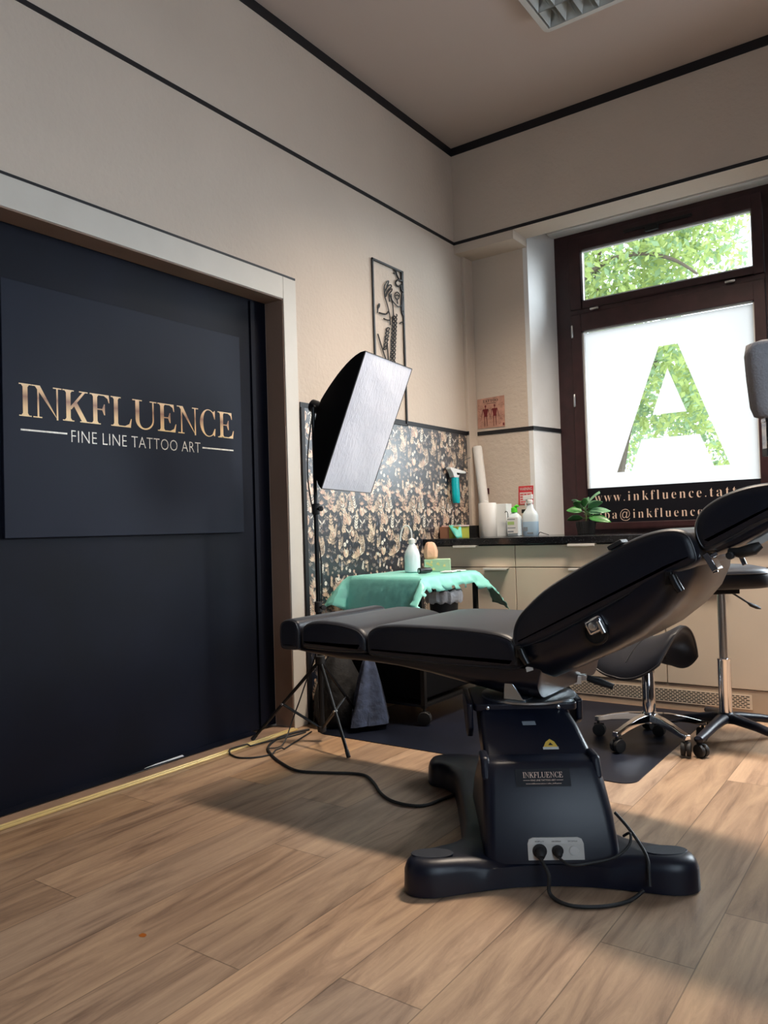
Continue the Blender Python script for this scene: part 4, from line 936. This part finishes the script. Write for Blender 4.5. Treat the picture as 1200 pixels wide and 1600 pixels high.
# ------------------------------------------------------------------ trolley with green sheet
tr = empty('trolley', (.31, -1.08, 0), 'black metal trolley table under a green sheet beside the floral wallpaper', 'trolley')
X0, X1, Y0, Y1 = .085, .535, -1.36, -.80
MB().box((X0, Y0, .685), (X1, Y1, .700)).build('table_top', 'black_metal', tr, smooth=False, bevel=.003)
for x in (X0+.012, X1-.012):
    for y in (Y0+.012, Y1-.012):
        MB().box((x-.011, y-.011, .085), (x+.011, y+.011, .686)).build('leg', 'black_metal', tr, smooth=False)
        m = MB(); m.cyl((x, y, .05), (x, y, .088), .006, 8); caster(m, x, y, .4, .033, .0035); m.build('caster', 'rubber', tr)
MB().box((X0, Y0, .40), (X1, Y1, .412)).build('middle_shelf', 'black_metal', tr, smooth=False)
m = MB(); m.box((X0+.02, Y0+.01, .12), (X1-.02, Y1-.01, .39)); m.build('lower_box', 'softbox_black', tr, smooth=False, bevel=.008)
MB().box((X0, Y0, .09), (X1, Y1, .102)).build('lower_shelf', 'black_metal', tr, smooth=False)
# sheet: height field draping over the top
random.seed(5)
m = MB(); NX, NY = 44, 44; g = []
ex0, ex1, ey0, ey1 = -.15, .28, -.17, .17
for i in range(NX+1):
    for j in range(NY+1):
        u_ = -.17+(.45+.34)*i/NX; v_ = -.17+(.56+.40)*j/NY      # sheet coordinates from the near-left corner of the top
        u_ -= 0.0
        ox = max(0, -u_, u_-.45); oy = max(0, -v_, v_-.56)
        x = X0+min(max(u_, 0), .45); y = Y0+min(max(v_, 0), .56); z = .7065
        dx = -1 if u_ < 0 else (1 if u_ > .45 else 0); dy = -1 if v_ < 0 else (1 if v_ > .56 else 0)
        o_ = math.hypot(ox, oy)
        if o_ > 0:
            corner = ox > 0 and oy > 0
            fl = .10 if not corner else .62
            if dx > 0 and not corner: fl = .35+.15*math.sin(v_*60)
            wv = .010*math.sin((u_+v_)*55)+.006*math.sin((u_-v_)*90)
            hz = o_*fl+abs(wv)*min(1, o_*12); nrm_ = Vector((dx*ox, dy*oy)).normalized() if o_ > 0 else Vector((0, 0))
            x += nrm_.x*hz; y += nrm_.y*hz; z -= math.sqrt(max(0, o_*o_-(o_*fl)**2))*(1.0)
        else: z += .003*abs(noise.noise(Vector((u_*12, v_*12, 0))))
        g.append((x, y, z))
def keep(i, j):
    u_ = -.17+.79*(i+.5)/NX; v_ = -.17+.96*(j+.5)/NY
    if u_ > .45 and not (v_ > .46): return u_ < .515+.012*math.sin(v_*70)     # short ragged fringe on the right side
    if u_ > .45 and v_ > .46: return u_ < .525+.035*(v_-.46)/.1
    if u_ < -.03 and v_ > 0.1: return False
    if v_ > .60: return False
    return True
m.add(g, [(i*(NY+1)+j, (i+1)*(NY+1)+j, (i+1)*(NY+1)+j+1, i*(NY+1)+j+1) for i in range(NX) for j in range(NY) if keep(i, j)])
sheet = m.build('green_sheet', 'cloth_green', angle=70); so_ = sheet.modifiers.new('th', 'SOLIDIFY'); so_.thickness = .0012; so_.offset = 1
tag(sheet, 'thin sea-green disposable sheet draped over the trolley top', 'sheet')
ZT = .7105
# bin with plastic bag on the middle shelf
bc = Vector((.43, -.985, .412)); bn = empty('waste_bin', tuple(bc), 'small black waste bin lined with a clear bag on the trolley shelf', 'bin')
MB().lathe(bc, [(.060, 0.0), (.066, .002), (.078, .19), (.080, .20), (.074, .198), (.06, .01)], 28).build('bucket', 'rubber', bn)
m = MB(); rs = []
for h, r_ in ((.200, .070), (.206, .084), (.200, .094), (.175, .097), (.150, .094), (.140, .085)):
    rs.append([bc+Vector((r_*(1+.05*math.sin(k*2.3)+.03*math.sin(k*5))*math.cos(2*PI*k/40), r_*(1+.05*math.sin(k*2.3))*math.sin(2*PI*k/40), h+.006*math.sin(k*1.7))) for k in range(40)])
m.rings(rs, cap=False); lab(m.build('bin_bag', 'plastic_bag', bn), 'crumpled clear bag folded over the rim')
# things on the trolley
wbt = empty('wash_bottle', (.275, -1.035, ZT), 'clear squeeze wash bottle with a bent spout on the green sheet', 'bottle')
c = Vector((.275, -1.035, ZT)); MB().lathe(c, [(.036, 0), (.042, .004), (.042, .085), (.036, .11), (.020, .14), (.014, .15), (.014, .155)], 28).build('body', 'plastic_clear', wbt)
MB().lathe(c, [(.017, .150), (.017, .172), (.006, .180)], 20).build('cap', 'plastic_white', wbt)
MB().tube(cr([c+Vector((0, 0, .175)), c+Vector((-.002, 0, .215)), c+Vector((-.015, -.01, .245)), c+Vector((-.035, -.022, .240)), c+Vector((-.048, -.030, .205)), c+Vector((-.052, -.032, .165))], 5, False), .004, 8).build('spout', 'plastic_white', wbt)
c = Vector((.36, -.92, ZT)); m = MB(); bx_ = empty('tissue_box', tuple(c), 'patterned pastel tissue box on the green sheet', 'box')
m.obox(c+Vector((0, 0, .032)), Vector((.062, .03, 0)), Vector((-.025, .045, 0)), (0, 0, .032)); m.build('carton', 'tissue_pattern', bx_, smooth=False, bevel=.002)
m = MB(); random.seed(3)
for k in range(9):
    s_ = random.uniform(-.9, .7); z = random.uniform(.006, .045); base = c+Vector((.025, -.045, z))+Vector((.062, .03, 0))*s_; w_ = Vector((.062, .03, 0)).normalized()*random.uniform(.008, .02); n0 = Vector((.025, -.045, 0)).normalized()*.0006
    m.poly([base+n0, base+w_+n0, base+w_*.7+n0+Vector((0, 0, .014)), base+w_*.1+n0+Vector((0, 0, .010))])
m.build('print', 'tissue_yellow', bx_, smooth=False)
m = MB(); rs = []
for h, r_ in ((0, .030), (.01, .036), (.04, .038), (.07, .030), (.085, .022), (.09, .01)):
    rs.append([Vector((.375, -.985, ZT+.0))*0+Vector((.325, -.935, ZT+.066))+Vector((r_*math.cos(2*PI*k/14)*(1+.14*math.sin(k*2.1)), r_*math.sin(2*PI*k/14)*(1+.14*math.cos(k*1.7)), h)) for k in range(14)])
tag(m.rings(rs).build('peach_pouch', 'peach', angle=25), 'crumpled peach paper pouch lying on the patterned tissue box', 'pouch')
tm = empty('tattoo_machine', (.445, -1.10, ZT+.016), 'short black cylindrical tattoo machine lying on the green sheet', 'tattoo machine')
a = Vector((.42, -1.20, ZT+.0165)); d = Vector((.25, .95, .0)).normalized()
MB().lathe(a, [(.010, 0), (.015, .003), (.016, .05), (.014, .055), (.014, .075), (.010, .085)], 18, d).build('grip', 'black_metal', tm)
MB().lathe(a, [(.003, -.0005), (.0085, -.0003), (.0085, .002), (.003, .002)], 14, d).build('end_ring', 'steel', tm)
m = MB(); m.obox((.485, -1.02, ZT+.0035), (.030, .01, 0), (-.012, .045, 0), (0, 0, .0022)); m.obox((.49, -.92, ZT+.0035), (.026, .0, 0), (0, .030, 0), (0, 0, .002))
tag(m.build('paper_packets', 'paper_white', smooth=False), 'flat white paper packets at the right edge of the green sheet', 'packets')

# ------------------------------------------------------------------ things on the worktop
ZW = .8755
def bxloc(x, y): return Vector((x, y, ZW))
gb = empty('glove_carton', (.105, -.115, ZW), 'brown carton with a green front and a teal sheet pulled from it', 'carton')
gc = Vector((.105, -.14, ZW))
m = MB(); m.box((.020, -.21, ZW), (.150, -.07, ZW+.072)); m.build('carton', 'cardboard', gb, smooth=False, bevel=.002)
MB().box((.088, -.2108, ZW+.001), (.1508, -.07, ZW+.071)).build('green_panel', 'carton_green', gb, smooth=False)
MB().box((.030, -.20, ZW+.072), (.158, -.08, ZW+.080)).build('lid', 'sign_pink', gb, smooth=False)
m = MB(); g = []
for i in range(9):
    for j in range(5):
        t_ = i/8; g.append((.10+.085*t_+.01*math.sin(j+t_*3), -.214-.006*j*t_-.02*t_, ZW+.074-.072*t_ - .004*math.sin(j*2)+ (j-2)*0))
g = []
for i in range(9):
    t_ = i/8; lft = Vector((.085+.07*t_, -.215-.03*t_, ZW+.078-.074*t_**1.2)); rgt = Vector((.150+.035*t_, -.175-.045*t_, ZW+.082-.080*t_**1.6))
    for j in range(5): g.append(lft.lerp(rgt, j/4)+Vector((0, 0, .003*math.sin(j*2.2+i))))
m.add(g, [(i*5+j, (i+1)*5+j, (i+1)*5+j+1, i*5+j+1) for i in range(8) for j in range(4)]); o_ = m.build('pulled_sheet', 'teal_sheet', gb); o_.modifiers.new('t', 'SOLIDIFY').thickness = .001
gb.location.y -= .12
MB().box((.04, -.06, ZW), (.125, .03, ZW+.075)).build('x', 'bag_black') and None
o_ = bpy.data.objects['x']; o_.name = 'dark_box'; tag(o_, 'small dark box standing in the corner behind the brown carton', 'box')
# leaning roll of couch paper
a = Vector((.138, .085, ZW+.002)); b = Vector((.052, .135, 1.475)); d = (b-a).normalized()
lr = empty('leaning_roll', tuple(a), 'long white paper roll leaning into the corner above the worktop', 'paper roll')
MB().lathe(a+d*.012, [(.030, 0), (.032, .004), (.032, .59), (.030, .597), (.012, .597)], 24, d).build('paper', 'paper_white', lr)
# hose of the window cleaner and the paper towels
pt = empty('paper_towel_roll', (.215, -.04, ZW), 'upright white kitchen paper roll in front of the leaning roll', 'paper towel')
c = Vector((.205, -.04, ZW)); MB().lathe(c, [(.055, 0), (.057, .003), (.057, .212), (.055, .216), (.020, .216), (.020, .205)], 36).build('paper', 'paper_white', pt)
m = MB(); m.tube([c+Vector((.0, 0, .2)), c+Vector((.01, -.01, .225)), c+Vector((-.01, -.02, .232))], .003, 6); m.build('loose_end', 'paper_white', pt)
MB().box((.245, -.005, ZW), (.320, .075, ZW+.208)).build('white_carton', 'plastic_white', smooth=False, bevel=.002); tag(bpy.data.objects['white_carton'], 'plain tall white carton just right of the kitchen paper roll', 'carton')
gb = empty('green_cap_bottle', (.378, -.01, ZW), 'clear disinfectant bottle with a bright green cap', 'bottle')
c = Vector((.378, -.01, ZW))
def bottle_body(c, w_, d_, prof, n=32):
    return [[c+Vector((w_*s_*math.copysign(abs(math.cos(2*PI*k/n))**.6, math.cos(2*PI*k/n)), d_*s_*math.copysign(abs(math.sin(2*PI*k/n))**.6, math.sin(2*PI*k/n)), h)) for k in range(n)] for s_, h in prof]
MB().rings(bottle_body(c, .047, .030, [(.9, 0), (1, .004), (1, .10), (.92, .122), (.6, .138), (.38, .146), (.38, .155)])).build('body', 'plastic_clear', gb)
m = MB(); m.lathe(c, [(.020, .150), (.020, .176), (.012, .182)], 20); m.tube([c+Vector((0, 0, .176)), c+Vector((.02, -.005, .190)), c+Vector((.035, -.01, .186))], [.010, .009, .006], 10); m.build('cap', 'lime', gb)
m = MB(); m.box((c.x-.036, c.y-.0312, ZW+.018), (c.x+.036, c.y-.0305, ZW+.118)); l_ = m.build('label', 'plastic_white', gb, smooth=False)
m = MB(); m.box((c.x-.034, c.y-.0318, ZW+.072), (c.x+.012, c.y-.0312, ZW+.092)); m.build('label_patch', 'label_green', l_, smooth=False)
m = MB(); m.box((c.x-.034, c.y-.0318, ZW+.026), (c.x+.006, c.y-.0312, ZW+.034)); m.box((c.x-.034, c.y-.0318, ZW+.050), (c.x+.020, c.y-.0312, ZW+.055)); m.box((c.x-.034, c.y-.0318, ZW+.104), (c.x+.018, c.y-.0312, ZW+.109)); m.build('label_print', 'label_grey', l_, smooth=False)
sbt = empty('spray_bottle', (.482, .0, ZW), 'white spray bottle half full of pale blue liquid beside the green-capped bottle', 'bottle')
c = Vector((.482, .0, ZW))
MB().rings(bottle_body(c, .048, .032, [(.95, 0), (1, .004), (1, .088)])).build('liquid', 'blue_liquid', sbt)
MB().rings(bottle_body(c, .048, .032, [(1, .088), (1, .125), (.85, .145), (.45, .172), (.33, .20), (.33, .205)])).build('body', 'plastic_clear', sbt)
m = MB(); m.lathe(c, [(.018, .200), (.018, .222), (.012, .225)], 18); m.obox(c+Vector((-.012, 0, .240)), (.030, 0, .004), (0, .010, 0), (0, 0, .014)); m.tube([c+Vector((-.018, 0, .225)), c+Vector((-.03, 0, .20)), c+Vector((-.026, 0, .175))], .005, 8); m.build('spray_head', 'plastic_white', sbt, bevel=.003)
m = MB(); m.box((c.x-.034, c.y-.0335, ZW+.03), (c.x-.006, c.y-.0325, ZW+.055)); m.build('label_print', 'label_grey', sbt, smooth=False); m = MB(); m.box((c.x-.010, c.y-.0335, ZW+.012), (c.x+.03, c.y-.0325, ZW+.022)); m.build('label_print', 'label_grey', sbt, smooth=False)
m = MB(); m.tube(cr([(.54, -.02, ZW+.003), (.56, -.04, ZW+.02), (.585, -.03, ZW+.012), (.60, .0, ZW+.003)], 5, False), .002, 6); tag(m.build('small_wire', 'rubber'), 'thin loose wire curled beside the spray bottle', 'wire')
m = MB(); m.tube(cr([(.325, -.03, ZW+.15), (.335, -.04, ZW+.158), (.345, -.035, ZW+.14), (.34, -.03, ZW+.05), (.335, -.03, ZW+.003)], 5, False), .0025, 6); tag(m.build('hook_wire', 'rubber'), 'thin black hooked wire between the white carton and the green-capped bottle', 'wire')
m = MB(); m.obox((.435, .03, ZW+.155), (.022, 0, .0), (0, .01, 0), (0, 0, .012)); m.box((.425, .025, ZW), (.445, .035, ZW+.15)); tag(m.build('black_scraper', 'rubber', bevel=.002), 'black scraper head poking up between the two bottles', 'scraper')
# window vac hanging on the wallpaper
vc = empty('window_vac', (.03, -.13, 1.10), 'white and turquoise window cleaner hanging on the floral wallpaper', 'window cleaner')
m = MB(); m.prism([(.012, -.215, 1.326), (.012, -.020, 1.306), (.012, -.022, 1.292), (.012, -.095, 1.290), (.012, -.115, 1.262), (.012, -.175, 1.262), (.012, -.19, 1.292), (.012, -.216, 1.312)], (.035, 0, 0)); m.build('nozzle', 'plastic_white', vc, bevel=.004)
m = MB(); rs = [[(.034+.022*math.cos(2*PI*k/20), -.142+w_*math.sin(2*PI*k/20)+s_, z) for k in range(20)] for z, w_, s_ in ((1.262, .032, 0), (1.22, .034, 0), (1.16, .036, .003), (1.115, .034, .006), (1.098, .022, .008))]
m.rings(rs); m.build('tank', 'teal', vc)
m = MB(); m.tube(cr([(.02, -.10, 1.325), (.02, -.05, 1.36), (.03, .0, 1.385), (.05, .04, 1.40)], 5, False), .003, 6); m.build('cord', 'rubber_grey', vc)
# posters
ps = empty('tattoo_poster', (.13, .197, 1.605), 'small brown anatomy poster headed TATTOO above the black wall line', 'poster')
m = MB(); m.prism([(.029, .1985, 1.606), (.232, .1985, 1.604), (.234, .1985, 1.812), (.031, .1985, 1.806)], (0, -.002, 0)); m.build('sheet', 'poster_paper', ps, smooth=False)
m = MB(); text_mb(m, serif('TATTOO'), (.072, .1965, 1.779), (1, 0, 0), (0, 0, 1), .115, .017, 1.1); m.box((.10, .1958, 1.768), (.17, .1962, 1.771)); m.build('heading', 'ink', ps, smooth=False)
def figure(m, cx, s_, turned=0):
    def L(a, b, r0, r1, n=5): m.tube([(cx+a[0], .196, 1.612+a[1]), (cx+b[0], .196, 1.612+b[1])], [r0, r1], 6, flat=.15)
    def e(x, z, w_, h): m.poly([(cx+x+w_*math.cos(2*PI*k/12), .1955, 1.612+z+h*math.sin(2*PI*k/12)) for k in range(12)])
    e(0, .140, .0065, .009); L((0, .132), (0, .122), .004, .004)
    m.poly([(cx-.020, .1955, 1.612+.122), (cx+.020, .1955, 1.612+.122), (cx+.012, .1955, 1.612+.085), (cx+.013, .1955, 1.612+.070), (cx-.013, .1955, 1.612+.070), (cx-.012, .1955, 1.612+.085)])
    for k in (-1, 1):
        L((k*.020, .118), (k*.026, .092), .0045, .0035); L((k*.026, .092), (k*.032, .062), .0035, .002)
        L((k*.008, .072), (k*.009, .038), .0072, .0045); L((k*.009, .038), (k*.010, .006), .005, .0022); L((k*.010, .004), (k*.015, .003), .0025, .0015)
m = MB(); figure(m, .092, 1); figure(m, .160, 1); m.build('anatomy_figures', 'poster_red', ps, smooth=False, weld=False)
m = MB(); random.seed(8)
for k in range(46):
    x = random.choice((random.uniform(.036, .060), random.uniform(.115, .138), random.uniform(.186, .225))); z = random.uniform(1.62, 1.765); m.box((x, .1958, z), (x+random.uniform(.004, .012), .1962, z+.0018))
m.box((.217, .1958, 1.612), (.229, .1962, 1.630)); m.build('captions', 'poster_red', ps, smooth=False)
ps = empty('warning_sign', (.366, .197, 1.077), 'red and white WARNING notice stuck on the wall above the bottles', 'sign')
m = MB(); m.prism([(.311, .1985, 1.079), (.414, .1985, 1.077), (.420, .1985, 1.199), (.315, .1985, 1.199)], (0, -.002, 0)); m.build('sheet', 'sign_red', ps, smooth=False)
m = MB(); m.box((.322, .1958, 1.084), (.408, .1962, 1.158)); m.build('text_field', 'sign_pink', ps, smooth=False)
m = MB(); text_mb(m, 'WARNING', (.323, .1963, 1.170), (1, 0, 0), (0, 0, 1), .088, .020, 1, .006); m.build('heading', 'label_white', ps, smooth=False)
m = MB()
for k in range(4):
    for a_, b_ in ((.326, .350), (.353, .372), (.376, .403)): m.box((a_, .1955, 1.092+k*.016), (b_-.002*(k % 2), .1960, 1.099+k*.016))
m.build('text_lines', 'sign_red', ps, smooth=False)
m = MB(); m.box((.043, .1955, 1.160), (.098, .1985, 1.200)); tag(m.build('small_plaque', 'maroon', smooth=False), 'tiny dark maroon plaque on the wall behind the leaning roll', 'plaque')
# plant
pc = Vector((.800, .10, ZW)); pn = empty('potted_plant', tuple(pc), 'small rubber plant in a ribbed black pot at the foot of the window', 'plant')
m = MB(); rs = []
for h, r_ in ((0, .045), (.004, .048), (.075, .060), (.080, .060), (.080, .054), (.06, .05)):
    rs.append([pc+Vector(((r_+(.002 if k % 2 else 0))*math.cos(2*PI*k/60), (r_+(.002 if k % 2 else 0))*math.sin(2*PI*k/60), h)) for k in range(60)])
m.rings(rs); pot = m.build('pot', 'pot_black', pn, smooth=False); MB().lathe(pc, [(.052, .066), (.052, .068)], 24).build('soil', 'soil', pot)
MB().tube(cr([pc+Vector((0, 0, .06)), pc+Vector((.004, 0, .10)), pc+Vector((-.002, 0, .15)), pc+Vector((.0, 0, .19))], 4, False), .0045, 8).build('stem', 'stem', pn)
def leafblade(base, az, el, L_, w_, curl=.25):
    m = MB(); g = []; d = Vector((math.cos(az)*math.cos(el), math.sin(az)*math.cos(el), math.sin(el))); s_ = Vector((-math.sin(az), math.cos(az), 0)); s_ = (s_*.62+Vector((0, 0, 1))*(.78 if math.sin(az*3) > -.4 else -.78)).normalized(); s_ = (s_-d*s_.dot(d)).normalized(); up = s_.cross(d)*-1
    if up.z < 0: up = -up
    n = 10
    for i in range(n+1):
        t_ = i/n; wd = w_*1.0 if w_ < .02 else w_*0.80*math.sin(PI*min(1, t_**.85*.98+.02))**.75; c = base+d*L_*t_-Vector((0, 0, 1))*curl*L_*t_*t_
        for j in (-1, -.5, 0, .5, 1): g.append(c+s_*wd*j+up*(abs(j)**1.5*wd*.12))
    m.add(g, [(i*5+j, (i+1)*5+j, (i+1)*5+j+1, i*5+j+1) for i in range(n) for j in range(4)])
    m.tube([base-d*.03, base+d*.01], .002, 6)
    return m
C_ = CAM_LOC
LV = [(-2.8, .35, .14, .10, .034, 0), (2.95, .15, .10, .115, .030, 0), (3.0, .75, .17, .10, .032, 1), (-1.3, .95, .17, .085, .030, 0), (-.2, .55, .16, .12, .032, 1), (.35, .30, .13, .135, .034, 1), (.05, .02, .10, .135, .036, 0), (-.9, .15, .12, .10, .034, 0), (1.7, .9, .18, .09, .03, 1), (1.2, .4, .14, .11, .03, 0), (-2.1, .75, .16, .09, .034, 0), (-.1, .85, .19, .12, .018, 1)]
for az, el, h, L_, w_, c in LV:
    o_ = leafblade(pc+Vector((math.cos(az)*.02, math.sin(az)*.02, h)), az, el, L_*1.0, w_).build('leaf', ('leaf', 'leaf_pale')[c], pn)
    o_.modifiers.new('t', 'SOLIDIFY').thickness = .001

# ------------------------------------------------------------------ wire wall art
wa = empty('wall_art', (.012, -.79, 1.6), 'black metal line drawing of a woman and raised hand hanging above the softbox', 'wall art')
AY0, AY1, AZ0, AZ1 = -.950, -.636, 1.55, 2.475
m = MB(); fw_ = .011
for a, b in (((AY0, AZ0), (AY0+fw_, AZ1)), ((AY1-fw_, AZ0), (AY1, AZ1)), ((AY0, AZ1-fw_), (AY1, AZ1)), ((AY0, AZ0), (AY1, AZ0+fw_))): m.box((.004, a[0], a[1]), (.012, b[0], b[1]))
m.build('frame', 'art_black', wa, smooth=False)
# photo crop coordinates (711x1600 of 80x180 px) -> wall plane: affine along the slanted frame
def aw(cx, cy):
    t_ = (cx-130)/(550-130); top = 85+(275-85)*t_; zz = AZ1-(cy-top)/(1555-275)*(AZ1-1.905)*(1.03-.03*t_) ; return (.008, AY0+(AY1-AY0)*t_, zz)
def ln(m, pts, r=.0035, closed=False): m.tube([Vector(aw(*p[:2])) for p in cr([(a, b) for a, b in pts], 4, closed)], r, 6)
m = MB()
ln(m, [(290, 600), (285, 460), (330, 395), (345, 400), (325, 460), (300, 520)]); ln(m, [(300, 500), (350, 445), (380, 450), (375, 475), (330, 510), (300, 570)]); ln(m, [(300, 590), (340, 520), (385, 495), (385, 520), (345, 560)])
ln(m, [(290, 600), (320, 700), (340, 800), (350, 870), (350, 960)]); ln(m, [(350, 560), (375, 630), (395, 720), (398, 900)]); ln(m, [(345, 560), (350, 660)])
ln(m, [(375, 560), (385, 640), (440, 715), (480, 740), (520, 715), (548, 660)]); ln(m, [(430, 560), (460, 545), (490, 580), (480, 625), (450, 640), (425, 600), (430, 560)]); ln(m, [(440, 590), (460, 580), (480, 600)]); ln(m, [(455, 640), (462, 700)])
ln(m, [(205, 780), (250, 800), (300, 812), (330, 780)], .004); ln(m, [(185, 780), (200, 680), (215, 675), (210, 710), (190, 730)]); ln(m, [(265, 865), (310, 890), (350, 900)]); ln(m, [(480, 965), (510, 950), (550, 968)])
ln(m, [(180, 1040), (240, 1260), (305, 1455), (302, 1200)], .004)
ln(m, [(430, 240), (450, 290), (440, 300), (415, 290)]); ln(m, [(450, 240), (460, 310), (500, 390), (530, 400)], .005); ln(m, [(520, 390), (470, 385), (440, 420), (460, 460), (490, 470), (515, 450)], .005); ln(m, [(530, 270), (525, 390)], .007); ln(m, [(515, 460), (520, 520), (548, 560)], .006); ln(m, [(530, 560), (520, 640), (515, 760), (525, 840), (545, 880)], .005); ln(m, [(545, 620), (530, 700), (530, 800)], .006)
for k in range(13):
    y_ = 830+k*50; x_ = 440-k*4
    ln(m, [(x_-40, y_+60), (x_-60, y_+40), (x_-40, y_+20), (x_-15, y_+40), (x_-30, y_+62)]); ln(m, [(x_-10, y_+50), (x_+8, y_+20), (x_-2, y_+5)])
for k in range(6):
    y_ = 980+k*46; x_ = 335-k*8; ln(m, [(x_-30, y_+50), (x_-45, y_+30), (x_-20, y_+10), (x_+5, y_+25), (x_-10, y_+45)])
m.build('drawing', 'art_black', wa)

# ------------------------------------------------------------------ ceiling luminaire
lu = empty('ceiling_luminaire', (1.66, -1.02, CEIL), 'white ceiling luminaire with two rows of mirrored louvres', 'ceiling light')
LX0, LX1, LY0, LY1, LZ = 1.040, 2.30, -1.195, -.845, 3.385
m = MB(); q = rrect(LX0, LY0, LX1, LY1, .030, 0, 4); q2 = rrect(LX0+.035, LY0+.035, LX1-.035, LY1-.035, .004, 0, 4)
m.rings([[Vector((p.x, p.y, z)) for p in r_] for z, r_ in ((CEIL, q), (LZ+.012, q), (LZ, [Vector((LX0+.008+(p.x-LX0)*(LX1-LX0-.016)/(LX1-LX0), LY0+.008+(p.y-LY0)*(LY1-LY0-.016)/(LY1-LY0), 0)) for p in q]), (LZ, q2), (CEIL-.002, q2))], cap=False); m.build('body', 'lamp_body', lu, angle=50)
m = MB(); m.box((LX0+.03, LY0+.03, CEIL-.004), (LX1-.03, LY1-.03, CEIL-.002)); yc = (LY0+LY1)/2
for row in range(2):
    ya, yb = (LY0+.037, yc-.002) if row == 0 else (yc+.002, LY1-.037); ym = (ya+yb)/2
    m.prism([(LX0+.036, ya, LZ+.001), (LX0+.036, ya+.020, CEIL-.006), (LX0+.036, ya, CEIL-.006)], (LX1-LX0-.072, 0, 0)); m.prism([(LX0+.036, yb, LZ+.001), (LX0+.036, yb-.020, CEIL-.006), (LX0+.036, yb, CEIL-.006)], (LX1-LX0-.072, 0, 0))
    for k in range(15):
        x = LX0+.045+k*.082
        m.add([(x, ya, LZ+.001), (x, yb, LZ+.001), (x+.034, ym+.012, CEIL-.006), (x+.034, ym-.012, CEIL-.006), (x+.060, ya+.004, LZ+.002), (x+.060, yb-.004, LZ+.002)], [(0, 1, 2, 3), (3, 2, 5, 4)])
lab(m.build('louvre', 'louvre', lu, smooth=False), 'mirrored louvre grid')

# ------------------------------------------------------------------ grey office chair at the right edge
gc = Vector((2.345, -2.10, 0)); ch = empty('office_chair', (gc.x, gc.y, 0), 'grey woven office chair headrest on a chrome bracket at the right edge', 'chair')
hc = gc+Vector((-.092, -.093, 0))
def hr(w_, d_, z, n=36): return [hc+rt*w_*math.copysign(abs(math.cos(2*PI*k/n))**.5, math.cos(2*PI*k/n))+fwd*d_*math.copysign(abs(math.sin(2*PI*k/n))**.6, math.sin(2*PI*k/n))+Vector((0, 0, z)) for k in range(n)]
m = MB(); m.rings([hr(.085, .02, 1.193), hr(.108, .034, 1.200), hr(.116, .042, 1.225), hr(.122, .046, 1.30), hr(.126, .044, 1.36), hr(.122, .036, 1.388), hr(.09, .018, 1.398)]); m.build('headrest', 'grey_fabric', ch, angle=70)
m = MB(); m.obox(hc-rt*.085+Vector((0, 0, 1.15)), rt*.004, fwd*.012, (0, 0, .045)); m.obox(hc+Vector((0, 0, 1.188)), rt*.09, fwd*.012, (0, 0, .005)); m.obox(hc+rt*.085+Vector((0, 0, 1.15)), rt*.004, fwd*.012, (0, 0, .045)); lab(m.build('headrest_bracket', 'chrome', ch, bevel=.001, segs=1), 'chrome bracket under the headrest')
bk = gc+rt*.16
m = MB(); m.obox(hc+rt*.13+Vector((0, 0, 1.105)), rt*.22, fwd*.012, (0, 0, .010)); 
m.build('crossbar', 'black_metal', ch)
bx0 = hc+rt*.24
m = MB(); m.obox(bx0+Vector((0, 0, .80)), rt*.15, fwd*.025, (0, 0, .30)); m.build('backrest', 'grey_fabric', ch, bevel=.02, segs=4)
m = MB(); m.obox(bx0-fwd*.20+rt*.03+Vector((0, 0, .47)), rt*.18, fwd*.22, (0, 0, .035)); m.build('seat', 'grey_fabric', ch, bevel=.02, segs=4)
pb = bx0-fwd*.18+rt*.05; m = MB(); m.cyl(Vector((pb.x, pb.y, .08)), Vector((pb.x, pb.y, .44)), .025, 16); m.build('column', 'black_metal', ch)
for k in range(5):
    a_ = math.radians(10+72*k); d = Vector((math.cos(a_), math.sin(a_), 0)); p0 = Vector((pb.x, pb.y, 0))
    m = MB(); m.tube([p0+Vector((0, 0, .09)), p0+d*.22+Vector((0, 0, .065))], [.022, .014], 10); m.build('base_leg', 'black_metal', ch)
    m = MB(); e_ = p0+d*.22; caster(m, e_.x, e_.y, a_, .026, .0005); m.cyl(e_+Vector((0, 0, .03)), e_+Vector((0, 0, .066)), .006, 8); m.build('caster', 'rubber', ch)
